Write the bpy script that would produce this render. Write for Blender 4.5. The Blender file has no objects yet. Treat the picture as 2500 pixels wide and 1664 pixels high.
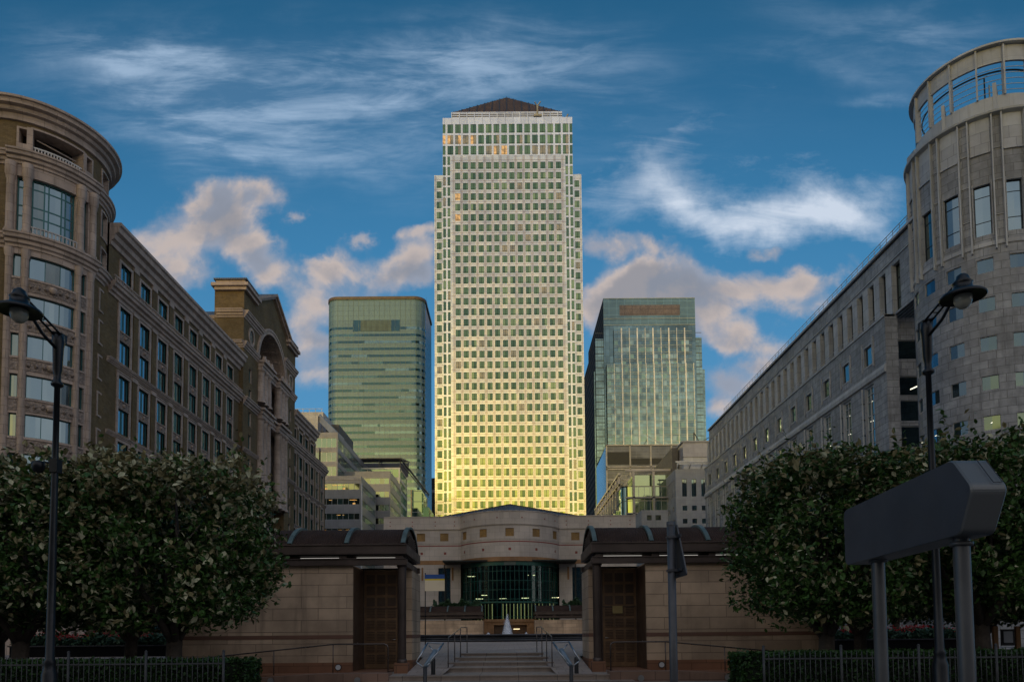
import bpy, math, random
from mathutils import Vector, Matrix
random.seed(7)
R = math.radians
sc = bpy.context.scene
COL = sc.collection

# ------------------------------------------------------------------ camera
CAM = Vector((.41, 0, 1.6))
PITCH, ROLL = R(3.1), R(.47)
fw = Vector((0, math.cos(PITCH), math.sin(PITCH)))
up0 = Vector((0, -math.sin(PITCH), math.cos(PITCH)))
rt0 = Vector((1, 0, 0))
rt = rt0 * math.cos(ROLL) - up0 * math.sin(ROLL)
up = up0 * math.cos(ROLL) + rt0 * math.sin(ROLL)
cd = bpy.data.cameras.new('camera')
cam = bpy.data.objects.new('camera', cd)
COL.objects.link(cam)
m3 = Matrix((rt, up, -fw)).transposed()
cam.matrix_world = Matrix.Translation(CAM) @ m3.to_4x4()
cd.sensor_width = 36
cd.lens = 25.136
cd.shift_x, cd.shift_y = .0016, .2487
cd.clip_start, cd.clip_end = .1, 9000
sc.camera = cam
sc.view_settings.view_transform = 'Standard'
sc.view_settings.look = 'None'
sc.view_settings.exposure = 0
sc.cycles.max_bounces = 4; sc.cycles.diffuse_bounces = 2; sc.cycles.glossy_bounces = 3; sc.cycles.transparent_max_bounces = 6
sc.cycles.use_denoising = True

# ------------------------------------------------------------------ materials
MATS = {}
class NT:
    def __init__(s, tree): s.t = tree; s.n = tree.nodes; s.l = tree.links
    def new(s, typ, **kw):
        n = s.n.new(typ)
        for k, v in kw.items(): setattr(n, k, v)
        return n
    def put(s, sock, v):
        if hasattr(v, 'is_linked') or isinstance(v, bpy.types.NodeSocket): s.l.new(v, sock)
        elif v is not None:
            if isinstance(v, (tuple, list)) and len(v) == 3 and sock.type == 'RGBA': v = (*v, 1)
            sock.default_value = v
    def math(s, op, a, b=None, c=None, clamp=False):
        n = s.new('ShaderNodeMath', operation=op); n.use_clamp = clamp
        s.put(n.inputs[0], a)
        if b is not None: s.put(n.inputs[1], b)
        if c is not None: s.put(n.inputs[2], c)
        return n.outputs[0]
    def mix(s, f, a, b, blend='MIX'):
        n = s.new('ShaderNodeMix', data_type='RGBA', blend_type=blend)
        n.clamp_factor = True
        s.put(n.inputs[0], f); s.put(n.inputs[6], a); s.put(n.inputs[7], b)
        return n.outputs[2]
    def maprange(s, v, a, b, c=0., d=1., smooth=True):
        n = s.new('ShaderNodeMapRange')
        if smooth: n.interpolation_type = 'SMOOTHSTEP'
        s.put(n.inputs[0], v)
        for i, x in enumerate((a, b, c, d)): s.put(n.inputs[i + 1], x)
        return n.outputs[0]
    def noise(s, vec, scale, detail=4, rough=.55, dist=0.):
        n = s.new('ShaderNodeTexNoise')
        if vec is not None: s.l.new(vec, n.inputs['Vector'])
        n.inputs['Scale'].default_value = scale; n.inputs['Detail'].default_value = detail
        n.inputs['Roughness'].default_value = rough; n.inputs['Distortion'].default_value = dist
        return n.outputs[0]

def mat(name, color, rough=.7, metal=0., var=.18, vscale=.4, fine=0., fscale=30., brick=None,
        bump=0., joint=.45, bump_joint=.0, spec=.5, stain=0., trans=0., bvar=.1, off=.5, msize=.012,
        emit=None, estr=0., wave=None, jcol=None):
    if name in MATS: return MATS[name]
    m = bpy.data.materials.new(name); m.use_nodes = True
    t = NT(m.node_tree)
    b = t.n['Principled BSDF']
    geo = t.new('ShaderNodeNewGeometry').outputs['Position']
    col = tuple(color)
    n1 = t.noise(geo, vscale, 5, .6)
    f = t.maprange(n1, .3, .7)
    c = t.mix(f, tuple(x * (1 - var) for x in col), tuple(min(1, x * (1 + var)) for x in col))
    if fine:
        n2 = t.noise(geo, fscale, 3, .6)
        c = t.mix(t.maprange(n2, .35, .65, 0, fine), c, tuple(x * .45 for x in col))
    hs = []
    uv = None
    if brick:
        uv = t.new('ShaderNodeTexCoord').outputs['UV']
        bt = t.new('ShaderNodeTexBrick'); t.l.new(uv, bt.inputs['Vector'])
        bt.offset = off; bt.offset_frequency = 2
        bt.inputs['Scale'].default_value = 1
        bt.inputs['Brick Width'].default_value = brick[0]; bt.inputs['Row Height'].default_value = brick[1]
        bt.inputs['Mortar Size'].default_value = msize; bt.inputs['Mortar Smooth'].default_value = .1
        bt.inputs['Color1'].default_value = (1 - bvar, 1 - bvar, 1 - bvar, 1)
        bt.inputs['Color2'].default_value = (1 + bvar, 1 + bvar, 1 + bvar, 1)
        bt.inputs['Mortar'].default_value = (1, 1, 1, 1)
        c = t.mix(1., c, bt.outputs['Color'], 'MULTIPLY')
        c = t.mix(bt.outputs['Fac'], c, jcol if jcol else tuple(x * joint for x in col))
        if bump_joint: hs.append(t.math('MULTIPLY', bt.outputs['Fac'], -bump_joint))
    if stain:
        mp = t.new('ShaderNodeMapping'); t.l.new(geo, mp.inputs[0]); mp.inputs['Scale'].default_value = (1.3, 1.3, .12)
        n3 = t.noise(mp.outputs[0], 1.2, 5, .65)
        c = t.mix(t.maprange(n3, .5, .75, 0, stain), c, tuple(x * .35 for x in col))
    t.put(b.inputs['Base Color'], c)
    rr = t.maprange(t.noise(geo, 1.7, 3), .3, .7, max(.02, rough * .85), min(1, rough * 1.12))
    t.put(b.inputs['Roughness'], rr)
    b.inputs['Metallic'].default_value = metal
    b.inputs['Specular IOR Level'].default_value = spec
    if wave:
        uv = uv or t.new('ShaderNodeTexCoord').outputs['UV']
        sep = t.new('ShaderNodeSeparateXYZ'); t.l.new(uv, sep.inputs[0])
        w = t.math('SINE', t.math('MULTIPLY', sep.outputs[0], 6.2832 / wave))
        hs.append(t.math('MULTIPLY', w, wave * .25))
    if bump:
        hs.append(t.math('MULTIPLY', t.noise(geo, fscale, 4), bump))
    if hs:
        h = hs[0]
        for k in hs[1:]: h = t.math('ADD', h, k)
        bn = t.new('ShaderNodeBump'); bn.inputs['Distance'].default_value = 1; bn.inputs['Strength'].default_value = .8
        t.l.new(h, bn.inputs['Height']); t.l.new(bn.outputs[0], b.inputs['Normal'])
    if emit:
        b.inputs['Emission Color'].default_value = (*emit, 1); b.inputs['Emission Strength'].default_value = estr
    MATS[name] = m
    return m

def glassmat(name, tint, base, rough=.04, refl=.5, wob=.0, emit=None, estr=0.):
    """coated architectural glass: dark body with a strong mirror layer"""
    m = bpy.data.materials.new(name); m.use_nodes = True
    t = NT(m.node_tree); t.n.remove(t.n['Principled BSDF'])
    out = t.n['Material Output']
    geo = t.new('ShaderNodeNewGeometry').outputs['Position']
    d = t.new('ShaderNodeBsdfDiffuse')
    n1 = t.noise(geo, .35, 3)
    t.put(d.inputs['Color'], t.mix(t.maprange(n1, .35, .65), tuple(x * .5 for x in base), tuple(x * 1.5 for x in base)))
    g = t.new('ShaderNodeBsdfGlossy'); g.inputs['Color'].default_value = (*tint, 1); g.inputs['Roughness'].default_value = rough
    if wob:
        bn = t.new('ShaderNodeBump'); bn.inputs['Distance'].default_value = 1; bn.inputs['Strength'].default_value = 1
        t.l.new(t.math('MULTIPLY', t.noise(geo, .5, 2), wob), bn.inputs['Height']); t.l.new(bn.outputs[0], g.inputs['Normal'])
    lw = t.new('ShaderNodeLayerWeight'); lw.inputs['Blend'].default_value = .35
    f = t.maprange(lw.outputs['Facing'], 0, 1, refl, min(1, refl + .45), smooth=False)
    mx = t.new('ShaderNodeMixShader'); t.l.new(f, mx.inputs[0]); t.l.new(d.outputs[0], mx.inputs[1]); t.l.new(g.outputs[0], mx.inputs[2])
    last = mx.outputs[0]
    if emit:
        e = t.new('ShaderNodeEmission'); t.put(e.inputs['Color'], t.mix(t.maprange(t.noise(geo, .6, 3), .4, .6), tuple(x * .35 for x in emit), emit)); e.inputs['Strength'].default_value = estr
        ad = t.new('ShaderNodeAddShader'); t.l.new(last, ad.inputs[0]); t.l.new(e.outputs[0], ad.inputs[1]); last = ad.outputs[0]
    t.l.new(last, out.inputs[0])
    MATS[name] = m
    return m

# ------------------------------------------------------------------ mesh builder
class MB:
    def __init__(s): s.v = []; s.f = []; s.m = []; s.uv = []; s.mats = []; s.smooth = False; s.fs = []
    def mi(s, m):
        if m not in s.mats: s.mats.append(m)
        return s.mats.index(m)
    def face(s, pts, m, uv=None, sm=False):
        i = len(s.v); s.v.extend([tuple(p) for p in pts]); s.f.append(tuple(range(i, i + len(pts)))); s.m.append(s.mi(m)); s.fs.append(sm)
        if uv is None:
            a, b, c = Vector(pts[0]), Vector(pts[1]), Vector(pts[2])
            n = (b - a).cross(c - b)
            if n.length < 1e-12 and len(pts) > 3: n = (c - b).cross(Vector(pts[3]) - c)
            ax, ay, az = abs(n.x), abs(n.y), abs(n.z)
            if az >= ax and az >= ay: uv = [(p[0], p[1]) for p in pts]
            elif ay >= ax: uv = [(p[0], p[2]) for p in pts]
            else: uv = [(p[1], p[2]) for p in pts]
        s.uv.extend(uv)
    def box(s, x0, x1, y0, y1, z0, z1, m, bottom=True):
        p = [(x0, y0, z0), (x1, y0, z0), (x1, y1, z0), (x0, y1, z0), (x0, y0, z1), (x1, y0, z1), (x1, y1, z1), (x0, y1, z1)]
        for q in ((0, 1, 5, 4), (1, 2, 6, 5), (2, 3, 7, 6), (3, 0, 4, 7), (4, 5, 6, 7)) + (((3, 2, 1, 0),) if bottom else ()):
            s.face([p[k] for k in q], m)
    def obox(s, c, ax, ay, az, m):
        """oriented box, half-axis vectors"""
        c, ax, ay, az = Vector(c), Vector(ax), Vector(ay), Vector(az)
        p = [c - ax - ay - az, c + ax - ay - az, c + ax + ay - az, c - ax + ay - az, c - ax - ay + az, c + ax - ay + az, c + ax + ay + az, c - ax + ay + az]
        for q in ((0, 1, 5, 4), (1, 2, 6, 5), (2, 3, 7, 6), (3, 0, 4, 7), (4, 5, 6, 7), (3, 2, 1, 0)): s.face([p[k] for k in q], m)
    def bar(s, a, b, w, m, h=None):
        a, b = Vector(a), Vector(b); d = (b - a)
        if d.length < 1e-6: return
        z = d.normalized(); x = z.cross(Vector((0, 0, 1)))
        if x.length < 1e-3: x = Vector((1, 0, 0))
        x.normalize(); y = z.cross(x)
        s.obox((a + b) / 2, x * w / 2, y * (h or w) / 2, d / 2, m)
    def tube(s, pts, r, m, n=10, r2=None, cap=True):
        pts = [Vector(p) for p in pts]; k = len(pts)
        rs = r if isinstance(r, (list, tuple)) else [r + ((r2 - r) * i / (k - 1) if r2 is not None else 0) for i in range(k)]
        rings = []; x = None
        for i, p in enumerate(pts):
            d = (pts[min(i + 1, k - 1)] - pts[max(i - 1, 0)]).normalized()
            if x is None:
                x = d.cross(Vector((0, 0, 1)))
                if x.length < 1e-3: x = Vector((1, 0, 0))
            x = (x - d * x.dot(d)).normalized(); y = d.cross(x)
            rings.append([p + (x * math.cos(2 * math.pi * j / n) + y * math.sin(2 * math.pi * j / n)) * rs[i] for j in range(n)])
        for i in range(k - 1):
            for j in range(n):
                q = (j + 1) % n
                s.face([rings[i][j], rings[i][q], rings[i + 1][q], rings[i + 1][j]], m, sm=True)
        if cap: s.face(rings[0][::-1], m); s.face(rings[-1], m)
    def lathe(s, prof, c, m, n=20, a0=0, a1=2 * math.pi):
        full = abs(a1 - a0 - 2 * math.pi) < 1e-6
        for i in range(len(prof) - 1):
            (r0, z0), (r1, z1) = prof[i], prof[i + 1]
            for j in range(n):
                t0 = a0 + (a1 - a0) * j / n; t1 = a0 + (a1 - a0) * (j + 1) / n
                P = lambda r, t, z: (c[0] + r * math.cos(t), c[1] + r * math.sin(t), c[2] + z)
                rm = max(r0, r1)
                if r0 < 1e-5: s.face([P(r0, t0, z0), P(r1, t1, z1), P(r1, t0, z1)], m, [(t0 * rm, z0), (t1 * rm, z1), (t0 * rm, z1)], sm=True)
                elif r1 < 1e-5: s.face([P(r0, t0, z0), P(r0, t1, z0), P(r1, t1, z1)], m, [(t0 * rm, z0), (t1 * rm, z0), (t1 * rm, z1)], sm=True)
                else: s.face([P(r0, t0, z0), P(r0, t1, z0), P(r1, t1, z1), P(r1, t0, z1)], m, [(t0 * rm, z0), (t1 * rm, z0), (t1 * rm, z1), (t0 * rm, z1)], sm=abs(z1 - z0) > 1e-6 and abs(r1 - r0) < abs(z1 - z0) * 3)
    def prism(s, poly, a, b, m):
        """poly: list of points; extruded from offset a to offset b (vectors)"""
        a, b = Vector(a), Vector(b)
        A = [Vector(p) + a for p in poly]; B = [Vector(p) + b for p in poly]
        s.face(A, m); s.face(B[::-1], m)
        for i in range(len(poly)):
            j = (i + 1) % len(poly); s.face([A[i], B[i], B[j], A[j]], m)
    # mapped geometry
    def mquad(s, M, u0, u1, z0, z1, d, m, du=None):
        n = max(1, int(math.ceil((u1 - u0) / du))) if du else 1
        for i in range(n):
            a = u0 + (u1 - u0) * i / n; b = u0 + (u1 - u0) * (i + 1) / n
            s.face([M(a, z0, d), M(b, z0, d), M(b, z1, d), M(a, z1, d)], m, [(a, z0), (b, z0), (b, z1), (a, z1)])
    def mbox(s, M, u0, u1, z0, z1, d0, d1, m, du=None):
        """box on a mapped surface between depth d0 (outer) and d1 (inner)"""
        s.mquad(M, u0, u1, z0, z1, d0, m, du)
        n = max(1, int(math.ceil((u1 - u0) / du))) if du else 1
        for i in range(n):
            a = u0 + (u1 - u0) * i / n; b = u0 + (u1 - u0) * (i + 1) / n
            s.face([M(a, z1, d0), M(b, z1, d0), M(b, z1, d1), M(a, z1, d1)], m)
            s.face([M(a, z0, d0), M(a, z0, d1), M(b, z0, d1), M(b, z0, d0)], m)
        for a in (u0, u1): s.face([M(a, z0, d0), M(a, z1, d0), M(a, z1, d1), M(a, z0, d1)], m, [(0, z0), (0, z1), (d1 - d0, z1), (d1 - d0, z0)])
    def mprofile(s, M, u0, u1, prof, m, du=None):
        """moulding: prof list of (depth, z) run along u"""
        n = max(1, int(math.ceil((u1 - u0) / du))) if du else 1
        L = 0
        for k in range(len(prof) - 1):
            (d0, z0), (d1, z1) = prof[k], prof[k + 1]; L2 = L + math.hypot(d1 - d0, z1 - z0)
            for i in range(n):
                a = u0 + (u1 - u0) * i / n; b = u0 + (u1 - u0) * (i + 1) / n
                s.face([M(a, z0, d0), M(b, z0, d0), M(b, z1, d1), M(a, z1, d1)], m, [(a, L), (b, L), (b, L2), (a, L2)])
            L = L2
        for a in (u0, u1): s.face([M(a, z, d) for d, z in prof] + [M(a, prof[-1][1], .0), M(a, prof[0][1], .0)], m)
    def facade(s, M, u0, u1, z0, z1, ops, depth, m, mrev=None, du=None, d=0.):
        mrev = mrev or m
        ops = [o for o in ops if o[1] > u0 and o[0] < u1]
        us = sorted(set([u0, u1] + [round(x, 4) for o in ops for x in o[:2]]))
        us = [x for x in us if u0 <= x <= u1]
        for a, b in zip(us, us[1:]):
            if b - a < 1e-4: continue
            c = (a + b) / 2
            iv = sorted((o[2], o[3]) for o in ops if o[0] < c < o[1])
            z = z0
            for lo, hi in iv:
                if lo > z + 1e-4: s.mquad(M, a, b, z, min(lo, z1), d, m, du)
                z = max(z, hi)
            if z < z1 - 1e-4: s.mquad(M, a, b, z, z1, d, m, du)
        for o in ops:
            a, b, lo, hi = o[:4]; dp = d + (o[4] if len(o) > 4 else depth)
            for x in (a, b): s.face([M(x, lo, d), M(x, hi, d), M(x, hi, dp), M(x, lo, dp)], mrev, [(0, lo), (0, hi), (dp, hi), (dp, lo)])
            for z in (lo, hi):
                n = max(1, int(math.ceil((b - a) / du))) if du else 1
                for i in range(n):
                    p = a + (b - a) * i / n; q = a + (b - a) * (i + 1) / n
                    s.face([M(p, z, d), M(q, z, d), M(q, z, dp), M(p, z, dp)], mrev)
    def build(s, name, parent=None, origin=None):
        me = bpy.data.meshes.new(name)
        o = bpy.data.objects.new(name, me)
        off = Vector(origin) if origin is not None else Vector((0, 0, 0))
        base = off + (Vector(WL.get(parent.name, (0, 0, 0))) if parent else Vector((0, 0, 0)))
        bx, by, bz = base
        me.from_pydata([(x - bx, y - by, z - bz) for x, y, z in s.v], [], s.f)
        for m in s.mats: me.materials.append(m)
        me.polygons.foreach_set('material_index', s.m)
        me.polygons.foreach_set('use_smooth', s.fs)
        uvl = me.uv_layers.new(name='UVMap')
        uvl.data.foreach_set('uv', [c for p in s.uv for c in p])
        if any(s.fs):
            # weld only coincident points so that smooth shading works
            import bmesh
            bm = bmesh.new(); bm.from_mesh(me); bmesh.ops.remove_doubles(bm, verts=bm.verts, dist=1e-4); bm.to_mesh(me); bm.free()
        me.update()
        COL.objects.link(o)
        if parent: o.parent = parent; o.location = off
        else: o.location = off
        WL[o.name] = tuple(base)
        return o
WL = {}
def thing(name, label, cat, loc=(0, 0, 0), group=None):
    o = bpy.data.objects.new(name, None); COL.objects.link(o); o.location = loc; o.empty_display_size = .5
    WL[o.name] = tuple(loc)
    o['label'] = label; o['category'] = cat
    if group: o['group'] = group
    return o
def tag(o, label=None, cat=None, group=None, kind=None):
    if label: o['label'] = label
    if cat: o['category'] = cat
    if group: o['group'] = group
    if kind: o['kind'] = kind
    return o
def copy_tree(o, parent=None, data_from=None):
    c = o.copy(); COL.objects.link(c)
    if parent: c.parent = parent
    for ch in list(o.children): copy_tree(ch, c)
    return c
def Plane(ox, oy, dx, dy, nx, ny):
    """u runs along (dx,dy) from (ox,oy); outward normal (nx,ny); depth goes inward"""
    return lambda u, z, d=0.: (ox + dx * u - nx * d, oy + dy * u - ny * d, z)
def Arc(cx, cy, r):
    return lambda u, z, d=0.: (cx + (r - d) * math.cos(u / r), cy + (r - d) * math.sin(u / r), z)
def PathM(segs):
    """segs: list of ('l',x0,y0,x1,y1) or ('a',cx,cy,r,a0,a1); outward normal is to the right of travel"""
    S = []; L = 0
    for g in segs:
        if g[0] == 'l': ln = math.hypot(g[3] - g[1], g[4] - g[2])
        else: ln = abs(g[5] - g[4]) * g[3]
        S.append((L, L + ln, g)); L += ln
    def M(u, z, d=0.):
        for a, b, g in S:
            if u <= b + 1e-6 or g is S[-1][2]:
                t = (u - a) / (b - a)
                if g[0] == 'l':
                    dx, dy = (g[3] - g[1]) / (b - a), (g[4] - g[2]) / (b - a)
                    return (g[1] + dx * (u - a) - dy * d, g[2] + dy * (u - a) + dx * d, z)
                an = g[4] + (g[5] - g[4]) * t
                return (g[1] + (g[3] - d) * math.cos(an), g[2] + (g[3] - d) * math.sin(an), z)
    return M, L

class Windows:
    """collects windows of one building; the 100 that show largest become parts, the rest one part"""
    def __init__(s, parent, split=True, limit=100, name='window'): s.p = parent; s.w = []; s.split = split; s.limit = limit; s.name = name
    def add(s, M, u0, u1, z0, z1, d, frame, glass, nx=1, ny=0, bw=.09, mw=.06, uf=None, zf=None, du=None, fd=.06, tilt=.012, extra=None):
        c = Vector(M((u0 + u1) / 2, (z0 + z1) / 2, d)) - CAM
        px = c.dot(rt) / max(.1, c.dot(fw)); py = c.dot(up) / max(.1, c.dot(fw))
        vis = abs(px) < .73 and -.12 < py < .85
        a = Vector(M(u0, z0, d)) - CAM; b = Vector(M(u1, z0, d)) - CAM
        ang = abs(a.x / a.y - b.x / b.y) if a.y > 1 and b.y > 1 else 0
        s.w.append((ang * (z1 - z0) / c.length if vis else 0, (M, u0, u1, z0, z1, d, frame, glass, nx, ny, bw, mw, uf, zf, du, fd, tilt, extra)))
    def draw(s, mf, mp, a):
        M, u0, u1, z0, z1, d, frame, glass, nx, ny, bw, mw, uf, zf, du, fd, tilt, extra = a
        if bw:
            mf.mbox(M, u0, u0 + bw, z0, z1, d - fd, d + .02, frame); mf.mbox(M, u1 - bw, u1, z0, z1, d - fd, d + .02, frame)
            mf.mbox(M, u0 + bw, u1 - bw, z0, z0 + bw, d - fd, d + .02, frame, du); mf.mbox(M, u0 + bw, u1 - bw, z1 - bw, z1, d - fd, d + .02, frame, du)
        us = uf if uf is not None else [i / nx for i in range(1, nx)]
        zs = zf if zf is not None else [i / ny for i in range(1, ny)]
        for t in us:
            x = u0 + (u1 - u0) * t; mf.mbox(M, x - mw / 2, x + mw / 2, z0 + bw, z1 - bw, d - fd * .8, d + .02, frame)
        for t in zs:
            z = z0 + (z1 - z0) * t; mf.mbox(M, u0 + bw, u1 - bw, z - mw / 2, z + mw / 2, d - fd * .7, d + .02, frame, du)
        edges = [0] + list(us) + [1]
        for p, q in zip(edges, edges[1:]):
            a0 = u0 + (u1 - u0) * p; a1 = u0 + (u1 - u0) * q
            g = glass[random.randrange(len(glass))] if isinstance(glass, list) else glass
            n = max(1, int(math.ceil((a1 - a0) / du))) if du else 1
            e = [random.uniform(-tilt, tilt) for _ in range(3)]
            for i in range(n):
                x0 = a0 + (a1 - a0) * i / n; x1 = a0 + (a1 - a0) * (i + 1) / n
                mp.face([M(x0, z0, d + e[0]), M(x1, z0, d + e[1]), M(x1, z1, d + e[1] + e[2]), M(x0, z1, d + e[0] + e[2])], g, [(x0, z0), (x1, z0), (x1, z1), (x0, z1)])
        if extra: extra(mp, M, u0, u1, z0, z1, d)
    def finish(s):
        s.w.sort(key=lambda t: -t[0])
        for k, (sz, a) in enumerate(s.w[:s.limit]):
            mf = MB(); mp = MB() if s.split else mf
            s.draw(mf, mp, a)
            w = mf.build(s.name, s.p)
            if s.split: mp.build('pane', w)
        rest = s.w[s.limit:]
        if rest:
            mf = MB()
            for sz, a in rest: s.draw(mf, mf, a)
            tag(mf.build(s.name + 's', s.p), kind='stuff')

# ------------------------------------------------------------------ palette
brown_brick = mat('tan_brick', (.165, .115, .052), .85, var=.25, vscale=.25, brick=(.45, .15), joint=.7, bvar=.18, stain=.35, fine=.3, fscale=8)
trim = mat('pink_beige_stone', (.44, .345, .285), .75, var=.16, vscale=.5, brick=(1.8, .95), joint=.5, stain=.5, msize=.02, bump=.01, fscale=6)
relief = mat('carved_relief_stone', (.34, .27, .225), .8, var=.3, vscale=3., bump=.35, fscale=4.5, stain=.3, fine=.5)
teal = mat('teal_metal_frame', (.03, .125, .125), .4, .3, var=.15)
marble = mat('grey_veined_marble', (.285, .295, .315), .55, var=.25, vscale=.22, brick=(1.45, .82), joint=.35, bvar=.13, stain=.55, fine=.4, fscale=1.4, msize=.025)
marble_l = mat('pale_marble_trim', (.37, .38, .40), .5, var=.15, vscale=.4, brick=(1.2, 1.7), joint=.4, stain=.35, msize=.02)
greypanel = mat('grey_cladding', (.30, .30, .33), .45, .2, var=.1, brick=(1.5, 1.3), joint=.5, stain=.3)
white_steel = mat('white_painted_steel', (.42, .435, .45), .5, var=.12, stain=.4, brick=(2.2, 6.), joint=.6, off=0)
dark_metal = mat('black_painted_iron', (.012, .014, .017), .35, .4, var=.3, vscale=4)
gl_dark = glassmat('glass_dark', (.42, .52, .53), (.012, .02, .022), .03, .35, .004)
gl_blue = glassmat('glass_blue', (.42, .56, .62), (.02, .035, .04), .03, .45, .004)
gl_pale = glassmat('glass_pale_blind', (.36, .44, .46), (.06, .08, .085), .06, .28)
GL = [gl_dark, gl_blue, gl_blue, gl_dark, gl_pale]
lead = mat('grey_lead_roof', (.16, .17, .19), .5, .4, var=.2, wave=.6)
sill = trim

# ------------------------------------------------------------------ world
def make_world():
    w = bpy.data.worlds.new('World'); sc.world = w; w.use_nodes = True
    t = NT(w.node_tree); bg = t.n['Background']
    SUN_EL, SUN_ROT = R(7), R(200)
    sky = t.new('ShaderNodeTexSky'); sky.sky_type = 'NISHITA'; sky.sun_disc = False
    sky.sun_elevation = SUN_EL; sky.sun_rotation = SUN_ROT; sky.air_density = 1.2; sky.dust_density = 1.5; sky.ozone_density = 2.5
    D = t.new('ShaderNodeTexCoord').outputs['Generated']
    sp = t.new('ShaderNodeSeparateXYZ'); t.l.new(D, sp.inputs[0]); X, Y, Z = sp.outputs
    ay = t.math('MAXIMUM', t.math('ABSOLUTE', Y), .12)
    u = t.math('DIVIDE', X, ay); v = t.math('DIVIDE', Z, ay)
    cv = t.new('ShaderNodeCombineXYZ'); t.l.new(u, cv.inputs[0]); t.l.new(v, cv.inputs[1]); P = cv.outputs[0]
    # base gradient, blended with the physical sky
    cr = t.new('ShaderNodeValToRGB'); t.l.new(t.math('DIVIDE', v, 1.0, clamp=True), cr.inputs[0])
    el = cr.color_ramp.elements
    el[0].position = 0; el[0].color = (.17, .38, .58, 1); el[1].position = 1; el[1].color = (.012, .10, .215, 1)
    for p, c in ((.3, (.085, .30, .56)), (.55, (.046, .225, .45)), (.78, (.021, .14, .30))):
        e = el.new(p); e.color = (*c, 1)
    base = t.mix(1., cr.outputs[0], (10, 10, 10), 'MULTIPLY')
    base = t.mix(.12, base, sky.outputs[0])
    # warp
    nz = t.new('ShaderNodeTexNoise'); t.l.new(P, nz.inputs[0]); nz.inputs['Scale'].default_value = 4.5; nz.inputs['Detail'].default_value = 6
    nz.inputs['Roughness'].default_value = .6
    def vm(op, a, b):
        n = t.new('ShaderNodeVectorMath', operation=op); t.put(n.inputs[0], a); t.put(n.inputs[1], b); return n.outputs[0]
    warp = vm('MULTIPLY', vm('SUBTRACT', nz.outputs['Color'], (.5, .5, .5)), (.22, .16, 0))
    PW = vm('ADD', P, warp)
    s2 = t.new('ShaderNodeSeparateXYZ'); t.l.new(PW, s2.inputs[0]); uw, vw = s2.outputs[0], s2.outputs[1]
    def blob(px, py, rx, ry, rot=0, amp=1., exact=False):
        cu, cvv = (px - 1175) / 1645, (1459 - py) / 1645 * 1.03; c, s = math.cos(R(rot)), math.sin(R(rot))
        a = t.math('SUBTRACT', uw, cu); b = t.math('SUBTRACT', vw, cvv)
        p = t.math('DIVIDE', t.math('ADD', t.math('MULTIPLY', a, c), t.math('MULTIPLY', b, s)), rx / 1645)
        q = t.math('DIVIDE', t.math('SUBTRACT', t.math('MULTIPLY', b, c), t.math('MULTIPLY', a, s)), ry / 1645)
        r = t.math('ADD', t.math('MULTIPLY', p, p), t.math('MULTIPLY', q, q))
        return t.math('MULTIPLY', t.math('EXPONENT', t.math('MULTIPLY', r, -1.)), amp)
    def total(bl):
        o = bl[0]
        for b in bl[1:]: o = t.math('ADD', o, b)
        return o
    def stretched(rot, sx, sy, scale, det=8, rough=.62, dist=.6):
        mp = t.new('ShaderNodeMapping'); t.l.new(P, mp.inputs[0]); mp.inputs['Rotation'].default_value = (0, 0, R(rot)); mp.inputs['Scale'].default_value = (sx, sy, 1)
        return t.noise(mp.outputs[0], scale, det, rough, dist)
    # cirrus
    ci = total([blob(800, 180, 560, 120, -4, .95), blob(340, 170, 220, 55, -24, .75), blob(560, 250, 300, 70, -24, .5), blob(480, 130, 330, 40, -8, .5), blob(900, 170, 420, 60, 5, .5), blob(520, 260, 330, 40, -22, .5), blob(720, 300, 420, 70, -10, .45), blob(1250, 150, 330, 50, -8, .35),
                blob(2160, 60, 260, 60, -10, .6), blob(1950, 120, 200, 40, -14, .3), blob(2020, 205, 70, 22, 0, .5), blob(420, 330, 260, 50, -28, .4), blob(1000, 90, 500, 60, 0, .15)])
    n = stretched(14, 1.4, 6.5, 2.6); n2 = stretched(32, 2., 9., 4.)
    nn = t.math('ADD', t.math('MULTIPLY', n, .62), t.math('MULTIPLY', n2, .38))
    cia = t.math('MULTIPLY', t.math('POWER', t.maprange(t.math('ADD', t.math('MULTIPLY', nn, 1.5), t.math('MULTIPLY', ci, .42)), .80, 1.68, smooth=False), 1.3), .85)
    cia = t.math('MULTIPLY', t.math('ADD', t.math('MULTIPLY', t.maprange(nn, .40, .66), .8), .12), t.math('MINIMUM', t.math('MULTIPLY', ci, .62), .8))
    # bright cirrus sweep on the right
    cb = total([blob(1560, 420, 130, 55, -28, .9), blob(1700, 480, 180, 50, -14, .9), blob(1880, 490, 190, 55, 4, 1.15), blob(1990, 520, 110, 50, -25, .9), blob(1560, 350, 160, 50, 20, .45), blob(1420, 450, 80, 60, 0, .5), blob(1800, 400, 260, 50, -8, .3), blob(1640, 280, 130, 30, 25, .3)])
    n = stretched(12, 1.5, 4.8, 3.4, 10, .7, 1.2)
    cba = t.math('MULTIPLY', t.math('POWER', t.maprange(t.math('ADD', t.math('MULTIPLY', t.math('ADD', t.math('MULTIPLY', n, .7), t.math('MULTIPLY', n2, .3)), 1.35), t.math('MULTIPLY', cb, .62)), .82, 1.75, smooth=False), 1.3), .95)
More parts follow.
